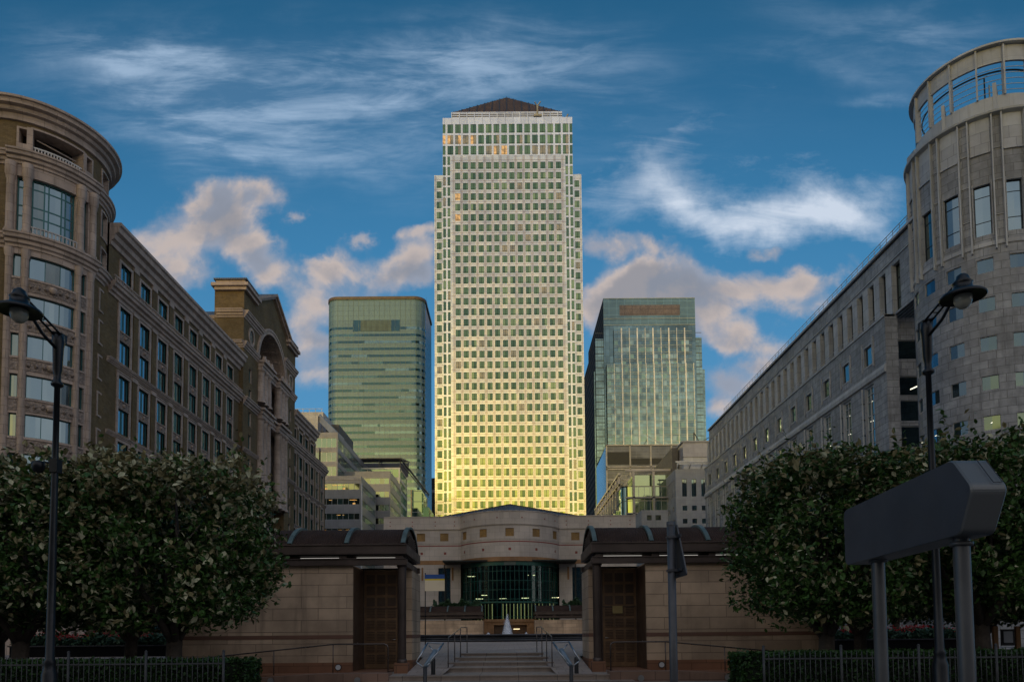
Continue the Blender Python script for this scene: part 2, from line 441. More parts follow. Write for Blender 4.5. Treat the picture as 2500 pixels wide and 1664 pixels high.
    # cumulus
    cu = total([blob(465, 430, 90, 62, 0, .95), blob(585, 420, 80, 60, -10, .9), blob(500, 500, 110, 60, 0, .9), blob(570, 570, 110, 60, -30, .95), blob(600, 620, 80, 40, 0, .5), blob(340, 560, 100, 110, -40, .85), blob(390, 640, 70, 50, 0, .6),
                blob(955, 610, 75, 55, 30, .9), blob(900, 650, 70, 40, 0, .8), blob(740, 665, 60, 35, 0, .7), blob(800, 595, 60, 35, 20, .6), blob(690, 730, 70, 50, 0, .7), blob(700, 850, 80, 80, 0, .8), blob(965, 530, 50, 25, 0, .7), blob(850, 530, 28, 22, 0, .8), blob(710, 485, 30, 18, 0, .6), blob(760, 600, 60, 25, 0, .6), blob(820, 700, 50, 30, 0, .5), blob(730, 780, 40, 30, 0, .5), blob(1790, 560, 50, 22, 0, .6), blob(1500, 560, 60, 22, 0, .5), blob(1900, 700, 60, 25, 0, .5), blob(1760, 840, 60, 22, 0, .7), blob(1420, 560, 40, 30, 0, .6),
                blob(1560, 640, 150, 60, 8, 1.), blob(1460, 650, 90, 50, 20, .9), blob(1700, 660, 130, 55, 0, .9), blob(1860, 640, 110, 40, 0, .8), blob(1580, 720, 200, 60, 0, .75), blob(1380, 720, 60, 80, 0, .8), blob(1365, 550, 45, 45, 0, .8),
                blob(1700, 780, 80, 32, 0, .9), blob(1690, 890, 110, 42, 0, .95), blob(1800, 800, 90, 30, 20, .5), blob(1640, 960, 60, 40, 0, .8), blob(1240, 1000, 500, 90, 0, .2)])
    big = t.noise(P, 7.0, 7, .56, .25); fine = t.noise(P, 22, 5, .6)
    nb = t.math('ADD', t.math('MULTIPLY', big, .66), t.math('MULTIPLY', fine, .34))
    dens = t.math('ADD', nb, t.math('MULTIPLY', cu, .62))
    cua = t.math('MULTIPLY', t.maprange(dens, .64, 1.06), .92)
    # cumulus shade: offset sample for light from above-left
    off = vm('ADD', P, (-.012, .02, 0)); big2 = t.noise(off, 7.0, 5, .5, .25)
    lit = t.maprange(t.math('SUBTRACT', big, big2), -.05, .07)
    thick = t.maprange(dens, .9, 1.5)
    cc = t.mix(lit, (3.2, 3.5, 4.3), (6.0, 5.0, 4.5))
    cc = t.mix(t.math('MULTIPLY', thick, .75), cc, (2.4, 2.5, 2.9))
    col = t.mix(cia, base, (4.2, 5.6, 7.4))
    col = t.mix(cba, col, (6.2, 7.0, 8.2))
    col = t.mix(cua, col, cc)
    # western half of the sky behind the viewer: pale haze and a golden band above the horizon
    back = t.maprange(Y, .15, -.35)
    east = t.maprange(Z, 0, .9)
    pale = t.mix(east, (7.4, 7.1, 7.1), (3.9, 4.3, 5.2))
    pale = t.mix(t.maprange(t.noise(D, 3.2, 6, .6), .42, .62), pale, t.mix(1., pale, (1.35, 1.28, 1.2), 'MULTIPLY'))
    col = t.mix(t.math('MULTIPLY', back, .85), col, pale)
    e2 = t.math('MULTIPLY', Z, Z)
    az = t.math('ADD', t.math('MULTIPLY', X, .30), t.math('MULTIPLY', Y, .954))      # toward -sun
    gl = t.math('MULTIPLY', t.math('EXPONENT', t.math('MULTIPLY', e2, -1 / .205 ** 2)), t.math('POWER', t.math('MAXIMUM', t.math('MULTIPLY', az, -1.), 0.), 9.))
    wn = t.new('ShaderNodeMapping'); t.l.new(D, wn.inputs[0]); wn.inputs['Scale'].default_value = (1, 1, 5)
    gl = t.math('MULTIPLY', gl, t.maprange(t.noise(wn.outputs[0], 2.5, 5), .3, .65, .55, 1.15))
    gc = t.mix(1., (76, 51, 1.0), (1, 1, 1), 'MULTIPLY')
    g = t.new('ShaderNodeVectorMath', operation='SCALE'); t.l.new(gc, g.inputs[0]); t.l.new(gl, g.inputs[3])
    col = t.mix(t.math('MULTIPLY', gl, 1.7, clamp=True), col, t.mix(1., col, (1., .82, .2), 'MULTIPLY'))
    fin = vm('ADD', col, g.outputs[0])
    t.l.new(fin, bg.inputs['Color']); bg.inputs['Strength'].default_value = .1
    w.cycles.sampling_method = 'MANUAL'; w.cycles.sample_map_resolution = 512
    sd = bpy.data.lights.new('sun', 'SUN'); so = bpy.data.objects.new('sun', sd); COL.objects.link(so)
    sd.energy = .55; sd.angle = R(.53); sd.color = (1, .72, .38)
    # sun stands behind the viewer and to the left, low in the west
    d = Vector((math.sin(R(200)) * math.cos(SUN_EL), math.cos(R(200)) * math.cos(SUN_EL), math.sin(SUN_EL)))
    so.rotation_euler = d.to_track_quat('Z', 'Y').to_euler(); so.location = (0, -30, 150)
make_world()

# ================================================================== SETTING
def setting():
    asphalt = mat('asphalt', (.055, .055, .06), .85, var=.2, fine=.5, fscale=60, bump=.004)
    pave = mat('paving', (.24, .20, .175), .8, var=.15, brick=(.9, .6), joint=.45, stain=.3, bvar=.1)
    plazam = mat('plaza_paving', (.33, .255, .215), .8, var=.12, brick=(.6, .6), joint=.55, bvar=.08, stain=.2)
    m = MB(); m.box(-3500, 3500, -3500, 4500, -1.2, -.20, mat('ground_earth', (.10, .095, .085), .9), bottom=False)
    tag(m.build('ground'), kind='structure')
    m = MB(); m.face([(-60, -20, -.17), (60, -20, -.17), (60, 11, -.17), (-60, 11, -.17)], asphalt)
    m.face([(-44, 40, -.15), (-24, 40, -.15), (-24, 260, -.15), (-44, 260, -.15)], asphalt)
    m.face([(24, 40, -.15), (44, 40, -.15), (44, 260, -.15), (24, 260, -.15)], asphalt)
    tag(m.build('road'), kind='structure')
    m = MB(); m.box(-40, 40, 11, 24.4, -.19, -.02, pave, bottom=False); m.box(-40, 40, -.6, 2.2, -.19, -.03, pave, bottom=False)
    m.box(-40, -12.2, 24.4, 40, -.19, -.02, pave, bottom=False); m.box(12.2, 40, 24.4, 40, -.19, -.02, pave, bottom=False)
    tag(m.build('pavement'), kind='structure')
    # raised square, gently rising towards the far side
    m = MB()
    zz = lambda y: .79 + (y - 33.2) * .0118
    for x0, x1 in ((-24, 24),):
        for i in range(8):
            a = 33.2 + (98 - 33.2) * i / 8; b = 33.2 + (98 - 33.2) * (i + 1) / 8
            m.face([(x0, a, zz(a)), (x1, a, zz(a)), (x1, b, zz(b)), (x0, b, zz(b))], plazam)
    for sx in (-1, 1):
        m.face([(sx * 24, 33.2, .79), (sx * 24, 98, zz(98)), (sx * 24, 98, -.3), (sx * 24, 33.2, -.3)], pave)
        # sloping flank beside the steps
        m.face([(sx * 2.0, 25.05, .205), (sx * 1.6, 33.2, .78), (sx * 3.4, 33.2, .79), (sx * 3.4, 31.3, .66), (sx * 3.4, 26.9, .26), (sx * 3.3, 25.05, .21)], plazam)
        m.face([(sx * 3.4, 31.2, .66), (sx * 3.4, 33.2, .79), (sx * 24, 33.2, .79), (sx * 24, 31.2, .66)], plazam)
    tag(m.build('plaza'), kind='structure')
setting()

def steps():
    stone = mat('step_stone', (.33, .26, .21), .8, var=.15, brick=(1.35, 3.), joint=.4, stain=.35, bvar=.08, fine=.2, fscale=12)
    t = thing('stone_steps', 'broad stone steps rising from the street to the square between the two pavilions', 'steps', (0, 24.4, 0))
    rows = [(24.4, .015, -.2, 4.6), (25.0, .20, .0, 4.4), (27.2, .37, .16, 2.23), (28.6, .513, .33, 2.1), (30.3, .66, .48, 1.97), (32.0, .79, .62, 1.85)]
    for k, (y, z, zb, hw) in enumerate(rows):
        y1 = rows[k + 1][0] + .01 if k < 5 else 33.25
        m = MB()
        # tread with a slightly projecting nosing over the riser
        m.box(-hw, hw, y + .03, y1 + .02 * (k < 5), zb, z - .045, stone)
        m.box(-hw - .02, hw + .02, y, y1, z - .043, z, stone)
        m.build('step', t)
    # side returns towards the pavilions
    m = MB()
    for s in (-1, 1):
        x0, x1 = sorted((s * 4.45, s * 3.0)); m.box(x0, x1, 25.05, 28.6, -.05, .198, stone)
    m.build('landing', t)
steps()

# ================================================================== GATE PAVILIONS
def pavilion(name, sx, x0, y0, w, label, dep=4.6, z0=.28, far=False, door=True, ribs=None):
    """x0: inner end (towards axis) measured as distance from the axis; w: length outwards"""
    lime = mat('warm_limestone', (.46, .33, .22), .75, var=.28, vscale=.45, brick=(1.7, .44), joint=.42, bvar=.13, stain=.75, msize=.009, off=.37, bump_joint=.02, bump=.006, fscale=9)
    rust = mat('rust_sandstone', (.25, .115, .06), .75, var=.2, brick=(1.1, .5), joint=.5, stain=.3)
    band = mat('brown_stone_band', (.17, .085, .055), .75, var=.15)
    bronze = mat('dark_bronze_metal', (.085, .062, .052), .42, .5, var=.18, vscale=1.2, stain=.3)
    roofm = mat('ribbed_copper_roof', (.05, .031, .024), .85, .0, var=.2, wave=.085, vscale=1., spec=.1)
    verd = mat('verdigris_rib', (.10, .135, .125), .6, .2, var=.3, vscale=2)
    wood = mat('brown_door_panel', (.19, .105, .048), .45, var=.3, vscale=.8, fine=.4, fscale=5)
    woodd = mat('dark_door_louvre', (.075, .043, .025), .5, var=.3)
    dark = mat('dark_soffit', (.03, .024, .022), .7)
    X = lambda a: sx * (x0 + a)
    t = thing(name, label, 'pavilion', (X(w / 2), y0, z0))
    def bx(m, a0, a1, ya, yb, za, zb, mm):
        p, q = sorted((X(a0), X(a1))); m.box(p, q, y0 + ya, y0 + yb, za, zb, mm)
    m = MB()
    wy = .3   # wall face behind the eave line
    zt = 4.25 if not far else 4.0
    g = -.3
    # courses: plinth, wall, band, wall ; recess for the door at the inner end
    for (za, zb, mm, pr) in ((g, .62, rust, .03), (.62, 1.50, lime, 0), (1.50, 1.64, band, .012), (1.64, zt, lime, 0)):
        if door:
            bx(m, 2.02 + 0 * pr, w + pr, wy - pr, 4.4 + pr, za, zb, mm)
            bx(m, .08 - pr, 2.02, 2.3 - pr, 4.95 + pr, za, zb, mm) if True else 0
        else:
            bx(m, 0 - pr, w + pr, wy - pr, 4.4 + pr, za, zb, mm)
    m.build('wall', t)
    # beams
    m = MB()
    xl, xr = -.04, w + .3
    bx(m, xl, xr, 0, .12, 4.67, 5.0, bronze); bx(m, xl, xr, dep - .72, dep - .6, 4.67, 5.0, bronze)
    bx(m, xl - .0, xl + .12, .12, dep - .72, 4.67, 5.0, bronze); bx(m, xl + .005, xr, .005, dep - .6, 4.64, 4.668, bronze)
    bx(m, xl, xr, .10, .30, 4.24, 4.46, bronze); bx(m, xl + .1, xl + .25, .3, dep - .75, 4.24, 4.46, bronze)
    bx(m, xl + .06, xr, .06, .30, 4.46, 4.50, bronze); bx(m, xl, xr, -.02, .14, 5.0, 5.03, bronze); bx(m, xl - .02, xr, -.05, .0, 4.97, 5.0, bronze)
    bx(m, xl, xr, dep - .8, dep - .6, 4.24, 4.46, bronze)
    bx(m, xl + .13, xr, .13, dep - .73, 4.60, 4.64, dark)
    n = int(w / 2.1) + 2
    for k in range(n):
        a = .12 + k * 2.12
        if a > w: break
        bx(m, a, a + .26, .14, .26, 4.50, 4.66, bronze)
    m.build('eaves_beam', t)
    # barrel roof with arched ribs and half-round end
    yc = (dep - .6) / 2; hs = yc - .08; rise = .80
    RR = (hs * hs + rise * rise) / (2 * rise); am = math.asin(hs / RR)
    def arc(a, r=0, zc=5.02):
        return (y0 + yc + (RR + r) * math.sin(a), zc + (RR + r) * math.cos(a) - RR * math.cos(am))
    m = MB(); N = 14
    for i in range(N):
        a, b = -am + 2 * am * i / N, -am + 2 * am * (i + 1) / N
        p, q = arc(a), arc(b)
        m.face([(X(.06), *p), (X(w + .3), *p), (X(w + .3), *q), (X(.06), *q)], roofm, [(0, a), (w, a), (w, b), (0, b)], sm=True)
    m.build('barrel_roof', t)
    # end tympanum: inset panel with frame
    m = MB()
    pts = [arc(-am + 2 * am * i / N, -.03) for i in range(N + 1)]
    m.face([(X(.12), *p) for p in pts], bronze)
    m.build('gable_panel', t)
    m = MB()
    cy = y0 + yc
    for rr_, ww in ((.80, .05),):
        pts = [(X(.05), cy + (p[0] - cy) * .62, 5.06 + (p[1] - 5.02) * .62) for p in pts]
        m.face(pts, dark)
    for k in range(6):
        zz = 5.08 + k * .075; hw = .62 * hs * math.sqrt(max(0, 1 - ((k * .075 + .02) / .52) ** 2))
        if hw > .1:
            p, q = sorted((X(.02), X(.05))); m.box(p, q, cy - hw, cy + hw, zz, zz + .03, bronze)
    m.build('gable_vent', t)
    xs = ribs or [.12 + 2.12 * k for k in range(int(w / 2.12) + 1)]
    for a in xs:
        m = MB()
        for i in range(N):
            p0, p1 = -am * 1.01 + 2 * am * 1.01 * i / N, -am * 1.01 + 2 * am * 1.01 * (i + 1) / N
            A, B, C_, D_ = arc(p0, .0), arc(p1, .0), arc(p1, .09), arc(p0, .09)
            for (u0, u1) in ((a - .1, a + .06),):
                m.face([(X(u0), *D_), (X(u1), *D_), (X(u1), *C_), (X(u0), *C_)], verd)
                m.face([(X(u0), *A), (X(u0), *D_), (X(u0), *C_), (X(u0), *B)], verd)
                m.face([(X(u1), *A), (X(u1), *D_), (X(u1), *C_), (X(u1), *B)], verd)
        m.build('roof_rib', t)
    # strip lights under the eaves
    if not far:
        tubem = mat('lit_strip_light', (.8, .8, .8), .5, emit=(.95, .9, .82), estr=.55)
        for k in range(min(5, int(w / 2.12))):
            a = .45 + k * 2.12
            m = MB(); p, q = sorted((X(a), X(a + 1.45))); m.box(p, q, y0 + .36, y0 + .40, 4.53, 4.548, tubem); m.build('strip_light', t)
        m = MB(); bx(m, .5, 1.9, .9, 1.2, 4.40, 4.42, mat('soffit_light_panel', (.7, .65, .55), .5, emit=(.8, .7, .55), estr=.35)); m.build('soffit_light', t)
    if far: t.location.z -= .6
    if door:
        # column on a block
        cxn = X(.2)
        m = MB(); m.lathe([(.165, 0), (.165, 3.65)], (cxn, y0 + .42, .58), bronze, 20)
        m.lathe([(.19, 0), (.19, .12), (.165, .14)], (cxn, y0 + .42, .58), bronze, 20)
        m.lathe([(.165, 0), (.2, .02), (.2, .06)], (cxn, y0 + .42, 4.18), bronze, 20)
        m.build('column', t)
        m = MB(); m.box(cxn - .255, cxn + .255, y0 + .16, y0 + .67, .16, .585, rust); m.build('column_base', t)
        # recess floor, jamb, door with louvred panels
        m = MB(); bx(m, .7, 2.02, -.9, 2.28, g, .28, rust); bx(m, 2.02, w + 1, -1.15, wy, g, .24, rust); m.build('threshold', t)
        m = MB(); d0 = 2.18
        dl, dr = .62, 1.98
        zs0, zs1 = .30, 4.2
        bx(m, dl, dr, d0, d0 + .09, zs0, zs1, wood)
        dd = m.build('door', t)
        m = MB()
        cols = 3; rows = 8; cw = (dr - dl - .1) / cols; rh = (zs1 - zs0 - .25) / rows
        for i in range(cols):
            for j in range(rows):
                a = dl + .09 + i * cw; za = zs0 + .2 + j * rh
                bx(m, a, a + cw - .09, d0 - .012, d0 + .0, za, za + rh - .11, woodd)
                if j not in (5, 6, 7):
                    for k in range(5):
                        zk = za + .03 + k * (rh - .15) / 5; bx(m, a, a + cw - .09, d0 - .032, d0 - .012, zk, zk + .025, wood)
        m.build('door_panel', dd)
        m = MB()
        for zk in (zs0 + .2 + 5 * rh - .06,): bx(m, dl, dr, d0 - .03, d0, zk - .03, zk, bronze)
        bx(m, dl - .07, dl, d0 - .03, d0 + .09, zs0, zs1 + .06, bronze); bx(m, dr - .005, dr + .04, d0 - .05, d0 + .09, zs0, zs1 + .06, bronze)
        m.build('door_frame', dd)
        hm = mat('steel_handle', (.55, .52, .46), .3, .9)
        m = MB(); m.tube([(X(.72), y0 + d0 - .01, 1.45), (X(.72), y0 + d0 - .08, 1.45), (X(.86), y0 + d0 - .08, 1.45)], .013, hm, 6); m.build('door_handle', dd)
        m = MB(); bx(m, 2.005, 2.018, .35, 2.15, .3, 4.2, woodd)
        bx(m, 2.02 - .02, 2.02 - .01, 1.0, 1.15, 1.32, 1.35, hm); m.build('side_door', t)
        # round bulkhead light on the plinth
        m = MB(); lens = mat('bulkhead_lens', (.62, .62, .62), .4)
        c = (X(2.55), y0 + wy, .44)
        for r_, d_, mm in ((.13, .05, bronze), (.095, .07, lens)):
            P = [(c[0] + r_ * math.cos(2 * math.pi * i / 20), c[1] - d_, c[2] + r_ * math.sin(2 * math.pi * i / 20)) for i in range(20)]
            Q = [(x, c[1], z) for x, y, z in P]
            m.face(P, mm)
            for i in range(20): m.face([P[i], P[(i + 1) % 20], Q[(i + 1) % 20], Q[i]], mm)
        m.build('bulkhead_light', t)
        if sx > 0:
            m = MB(); bx(m, 1.02, 1.42, d0 - .06, d0 - .04, 2.42, 2.72, mat('brass_notice', (.38, .29, .12), .5, .3)); m.build('notice_plate', dd)
    return t
pavilion('gate_pavilion', -1, 3.48, 26.5, 8.6, 'stone pavilion with ribbed barrel roof and dark column, left of the steps')
pavilion('gate_pavilion', 1, 3.48, 26.5, 8.6, 'stone pavilion with ribbed barrel roof and brass notice on its door, right of steps')
pavilion('far_pavilion', -1, 3.0, 87.6, 16, 'low far pavilion behind the fountain below the blue flag banner', far=True, door=False)
pavilion('far_pavilion', 1, 3.4, 87.6, 16, 'low far pavilion behind the fountain on its right side', far=True, door=False)

# ================================================================== FOUNTAIN
def fountain():
    basin = mat('dark_granite_rim', (.04, .045, .055), .18, var=.3)
    water = glassmat('pool_water', (.5, .6, .7), (.01, .02, .03), .08, .4, .03)
    spray = bpy.data.materials.new('white_spray'); spray.use_nodes = True
    t_ = NT(spray.node_tree); b = t_.n['Principled BSDF']; b.inputs['Base Color'].default_value = (.85, .88, .95, 1); b.inputs['Roughness'].default_value = .6
    geo = t_.new('ShaderNodeNewGeometry').outputs['Position']
    a = t_.maprange(t_.noise(geo, 13, 6, .75), .40, .62, .0, .75); t_.l.new(a, b.inputs['Alpha'])
    t = thing('fountain', 'round dark-rimmed fountain pool with a tall white central jet', 'fountain', (.1, 66.5, 1.1))
    c = (.1, 66.5, 1.08)
    m = MB(); m.lathe([(10.2, -.3), (10.2, .02), (10.35, .05), (10.35, .16), (10.15, .2), (10.15, .38), (10.45, .44), (10.5, .5), (10.5, .58), (9.6, .58), (9.6, .3)], c, basin, 72); m.build('rim', t)
    m = MB(); m.face([(c[0] + 9.6 * math.cos(i * math.pi / 24), c[1] + 9.6 * math.sin(i * math.pi / 24), c[2] + .5) for i in range(48)], water); m.build('pool_water', t)
    def jet(x, y, h, r):
        m = MB()
        for k, s in enumerate((.45, .75, 1.)):
            m.lathe([(r * s, 0), (r * s * .95, h * .12), (r * s * .72, h * .38 * (1.15 - .2 * s)), (r * s * .5, h * .66 * (1.15 - .25 * s)), (r * s * .3, h * .88 * (1.15 - .3 * s)), (.0, h * (1.12 - .3 * s))], (x, y, c[2] + .48), spray, 14)
        for i in range(int(260 * h)):
            q = random.random() ** .8; rr = r * (1.15 - q) * abs(random.gauss(.55, .35)); an = random.uniform(0, 6.283)
            p = Vector((x + rr * math.cos(an), y + rr * math.sin(an), c[2] + .48 + h * q)); s = random.uniform(.008, .022)
            m.bar(p, p + Vector((0, 0, s * 3)), s, spray)
        return m.build('water_jet', t)
    jet(c[0], c[1], 1.95, .5); 
    for sx in (-1.75, 1.75): jet(c[0] + sx, c[1], .27, .22)
    for sx in (-3.4, 3.4): jet(c[0] + sx, c[1] + 1, .12, .2)
fountain()

# ================================================================== DOMED HALL
def hall():
    st = mat('hall_pale_stone', (.46, .405, .36), .75, var=.13, vscale=.25, brick=(1.35, .9), joint=.6, stain=.3, bvar=.07)
    red = mat('red_stone_band', (.24, .055, .045), .7); brown = mat('brown_sandstone', (.27, .145, .065), .75, var=.25, brick=(1., .6), joint=.6)
    oak = mat('brown_square_panel', (.27, .155, .045), .6, var=.3, fine=.5, fscale=6)
    green = mat('green_glazing_bar', (.0, .07, .055), .4); roof = lead
    dark = mat('hall_interior_dark', (.02, .022, .02), .8); inner = mat('hall_interior_slab', (.05, .05, .045), .8)
    lit = mat('warm_ceiling_light', (.9, .8, .5), .5, emit=(1, .86, .5), estr=2.4)
    t = thing('shopping_hall', 'pale stone hall with a bowed green-glazed front below the golden tower', 'hall', (.3, 100, 1.3))
    cx = .38; yb = 99.2; 
    hw = 6.85; sag = 4.6; Rb = (sag ** 2 + hw ** 2) / 2 / sag; cy = yb - sag + Rb; am = math.asin(hw / Rb)
    A = lambda u, z, d=0.: (cx + (Rb - d) * math.sin(u / Rb), cy - (Rb - d) * math.cos(u / Rb), z)
    ub = am * Rb
    PL = Plane(0, yb, 1, 0, 0, -1)
    sides = ((-17.2, cx - hw), (cx + hw, 18.))
    def squares():
        L = []
        for x in (-16.1, -12.0, -8.75): pass
        return L
    sq = {0: [-15.4, -12.0, -8.75], 1: [9.55, 12.9, 16.2]}
    m = MB(); ops_all = []
    for k, (a, b) in enumerate(sides):
        ops = [(x - .58, x + .58, 14.68, 15.78, .12) for x in sq[k]] + [(x - .17, x + .17, 12.8, 13.14, .08) for x in [q + .1 for q in sq[k]]]
        ops += [(x - .85, x + .85, 4.6, 10.95, .35) for x in ([-15.0, -8.75 - .0] if k == 0 else [9.9, 15.6])]
        m.facade(PL, a, b, 1., 18.06, ops, .15, st)
        for x in sq[k]:
            m.mquad(PL, x - .58, x + .58, 14.68, 15.78, .12, oak); m.mquad(PL, x - .07, x + .27, 12.8, 13.14, .08, red)
    ops = []
    for dg in (-58, -29, 0, 29, 58):
        u = R(dg) * Rb; ops.append((u - .58, u + .58, 14.7, 15.8, .12)); ops.append((u - .18, u + .18, 12.82, 13.18, .08))
    m.facade(A, -ub, ub, 11.4, 18.06, ops, .15, st, du=.5)
    for o in ops: m.mquad(A, o[0], o[1], o[2], o[3], o[4], oak if o[1] - o[0] > 1 else red, .4)
    for x in (-17.2,): m.face([(x, yb, 1), (x, yb + 18, 1), (x, yb + 18, 18.06), (x, yb, 18.06)], st)
    m.face([(18, yb, 1), (18, yb + 18, 1), (18, yb + 18, 18.06), (18, yb, 18.06)], st)
    m.build('wall', t)
    m = MB()
    for (u0, u1, M, du) in ((sides[0][0], sides[0][1], PL, None), (sides[1][0], sides[1][1], PL, None), (-ub, ub, A, .5)):
        m.mbox(M, u0, u1, 16.32, 16.44, -.16, 0, st, du); m.mbox(M, u0, u1, 16.22, 16.32, -.08, 0, st, du)
        m.mbox(M, u0, u1, 18.06, 18.16, -.08, .5, st, du); m.mbox(M, u0, u1, 14.3, 14.36, -.05, 0, st, du)
    m.build('string_course', t)
    m = MB()
    for (u0, u1, M, du) in ((sides[0][0], sides[0][1], PL, None), (sides[1][0], sides[1][1], PL, None), (-ub, ub, A, .5)):
        m.mbox(M, u0, u1, 13.95, 14.08, -.02, .02, red, du)
    m.build('red_band', t)
    m = MB()
    for (u0, u1, M, du) in ((sides[0][0], sides[0][1], PL, None), (sides[1][0], sides[1][1], PL, None), (-ub, ub, A, .5)):
        m.mbox(M, u0, u1, 11.4, 11.98, -.03, .02, brown, du)
    m.build('brown_band', t)
    def orn(M, u0, u1, z0, z1, d0, mm): m = MB(); m.mbox(M, u0, u1, z0, z1, d0, .02, mm); m.build('ornament', t)
    for k, (a, b) in enumerate(sides):
        for x in [-16.3, -13.2, -10.0, -7.3] if k == 0 else [8.3, 11.4, 14.5, 17.2]:
            for z in (16.85, 17.4): orn(PL, x - .07, x + .07, z - .07, z + .07, -.025, red)
        for x in ([-7.6, -11.8] if k == 0 else [8.5, 12.2]):
            orn(PL, x - .12, x + .12, 9.2, 11.0, -.06, brown)
    for dg in (-58, -40, -13, 13, 40, 58): orn(A, R(dg) * Rb - .08, R(dg) * Rb + .08, 17.15, 17.31, -.025, red)
    W = Windows(t)
    for k in (0, 1):
        for x in ([-15.0, -8.75] if k == 0 else [9.9, 15.6]):
            def ex(mp, M, u0, u1, z0, z1, d): mp.mbox(M, u0 + .6, u1 - .3, 5.2, 5.27, d - .03, d - .02, lit)
            W.add(PL, x - .85, x + .85, 4.6, 10.95, .35, dark_metal, gl_dark, nx=3, ny=4, mw=.07, extra=ex)
    W.finish()
    # bowed glass front
    gm = bpy.data.materials.new('bow_glass'); gm.use_nodes = True
    n = NT(gm.node_tree); n.n.remove(n.n['Principled BSDF'])
    tr = n.new('ShaderNodeBsdfTransparent'); tr.inputs[0].default_value = (.42, .55, .5, 1)
    gs = n.new('ShaderNodeBsdfGlossy'); gs.inputs['Roughness'].default_value = .04; gs.inputs['Color'].default_value = (.6, .75, .72, 1)
    mx = n.new('ShaderNodeMixShader'); lw = n.new('ShaderNodeLayerWeight'); lw.inputs[0].default_value = .3
    n.l.new(n.maprange(lw.outputs['Facing'], 0, 1, .05, .5, smooth=False), mx.inputs[0]); n.l.new(tr.outputs[0], mx.inputs[1]); n.l.new(gs.outputs[0], mx.inputs[2]); n.l.new(mx.outputs[0], n.n['Material Output'].inputs[0])
    m = MB(); m.mquad(A, -ub + .1, ub - .1, 3.6, 11.4, .35, gm, .5); gp = m.build('bow_window', t)
    m = MB()
    k = 0; u = -ub + .1
    while u < ub:
        thick = abs(u) < .3
        m.mbox(A, u - .035, u + .035, 3.6, 11.4, .28, .34, green); u += .62
    for z in (4.0, 6.35, 7.6, 8.85, 10.1): m.mbox(A, -ub + .1, ub - .1, z - .03, z + .03, .27, .34, green, .5)
    m.mbox(A, -ub + .1, ub - .1, 10.85, 11.4, .2, .33, green, .5); m.mbox(A, -ub + .1, ub - .1, 5.85, 6.05, .2, .33, green, .5)
    m.mbox(A, -.8, .8, 10.86, 11.38, .17, .2, mat('canopy_glass', (.10, .13, .12), .2), .5)
    m.build('glazing_bar', gp)
    # interior floors, columns and lights
    m = MB(); m.box(cx - 9, cx + 9, yb + 7.5, yb + 7.7, 1, 12, dark); m.box(cx - 9, cx + 9, yb - 4, yb + 7.5, 11.42, 11.6, dark)
    for z in (6.0, 8.9): m.box(cx - 6.4, cx + 6.4, yb + .2, yb + 7.5, z, z + .35, inner)
    for x in (-2.9, 2.9): m.box(cx + x - .3, cx + x + .3, yb + .3, yb + .9, 3, 11.4, inner)
    m.box(cx - 9.2, cx - 9, yb, yb + 7.6, 1, 12, dark); m.box(cx + 9, cx + 9.2, yb, yb + 7.6, 1, 12, dark)
    m.build('interior', t)
    for (x, z) in ((-5.4, 9.75), (3.0, 9.85), (-4.3, 6.6), (-1.0, 6.6), (2.1, 6.66), (6.3, 6.7), (-3.6, 7.1)):
        m = MB(); m.box(cx + x - .5, cx + x + .5, yb + .5, yb + .7, z, z + .07, lit); m.build('ceiling_light', t)
    slot = mat('lit_lobby_screen', (.8, .7, .3), .5, emit=(.9, .78, .35), estr=.45)
    m = MB()
    for i in range(-9, 13):
        if i in (-4, -3): continue
        m.box(cx + i * .5 - .045, cx + i * .5 + .045, yb + .02, yb + .06, 3.4, 5.9, slot)
    m.build('lobby_screen', t)
    # low brown portal beneath the bow
    m = MB()
    P2 = Plane(0, 91.5, 1, 0, 0, -1)
    m.facade(P2, cx - 3.35, cx + 3.35, 1, 3.55, [(cx - 2.1, cx + 2.1, 1, 2.85, .5)], .5, brown)
    m.mbox(P2, cx - 3.45, cx + 3.45, 3.25, 3.6, -.12, .02, brown); m.mbox(P2, cx - 2.3, cx + 2.3, 2.85, 3.02, -.06, .02, brown)
    m.face([(cx - 3.4, 91.5, 3.6), (cx + 3.4, 91.5, 3.6), (cx + 3.4, yb, 3.6), (cx - 3.4, yb, 3.6)], brown)
    m.mquad(P2, cx - 2.1, cx + 2.1, 1, 2.85, .5, mat('brown_doors', (.10, .05, .02), .5)); m.build('entrance_portal', t)
    m = MB(); m.mbox(P2, cx + .4, cx + 1.2, 2.3, 2.36, .4, .45, lit); m.build('entrance_light', t)
    # shallow metal roof behind the parapet
    m = MB()
    apex = (.44, 104.5, 20.75)
    base = [(-10.9, 101, 18.1), (.44, 100.3, 18.1), (11.8, 101, 18.1), (11.8, 117, 18.1), (-10.9, 117, 18.1)]
    back = (.44, 117, 20.75)
    def tri(p): 
        m.face(p, lead, [(q[0], q[2]) for q in p])
    tri([base[0], base[1], apex]); tri([base[1], base[2], apex])
    m.face([base[2], base[3], back, apex], lead); m.face([base[4], base[0], apex, back], lead); m.face([base[3], base[4], back], lead)
    m.box(-17.1, 17.9, yb + .5, yb + 18, 17.4, 17.6, lead)
    m.build('roof', t)
    m = MB(); m.bar(base[0], apex, .16, dark_metal); m.bar(base[2], apex, .16, dark_metal); m.build('roof_edge', t)
hall()

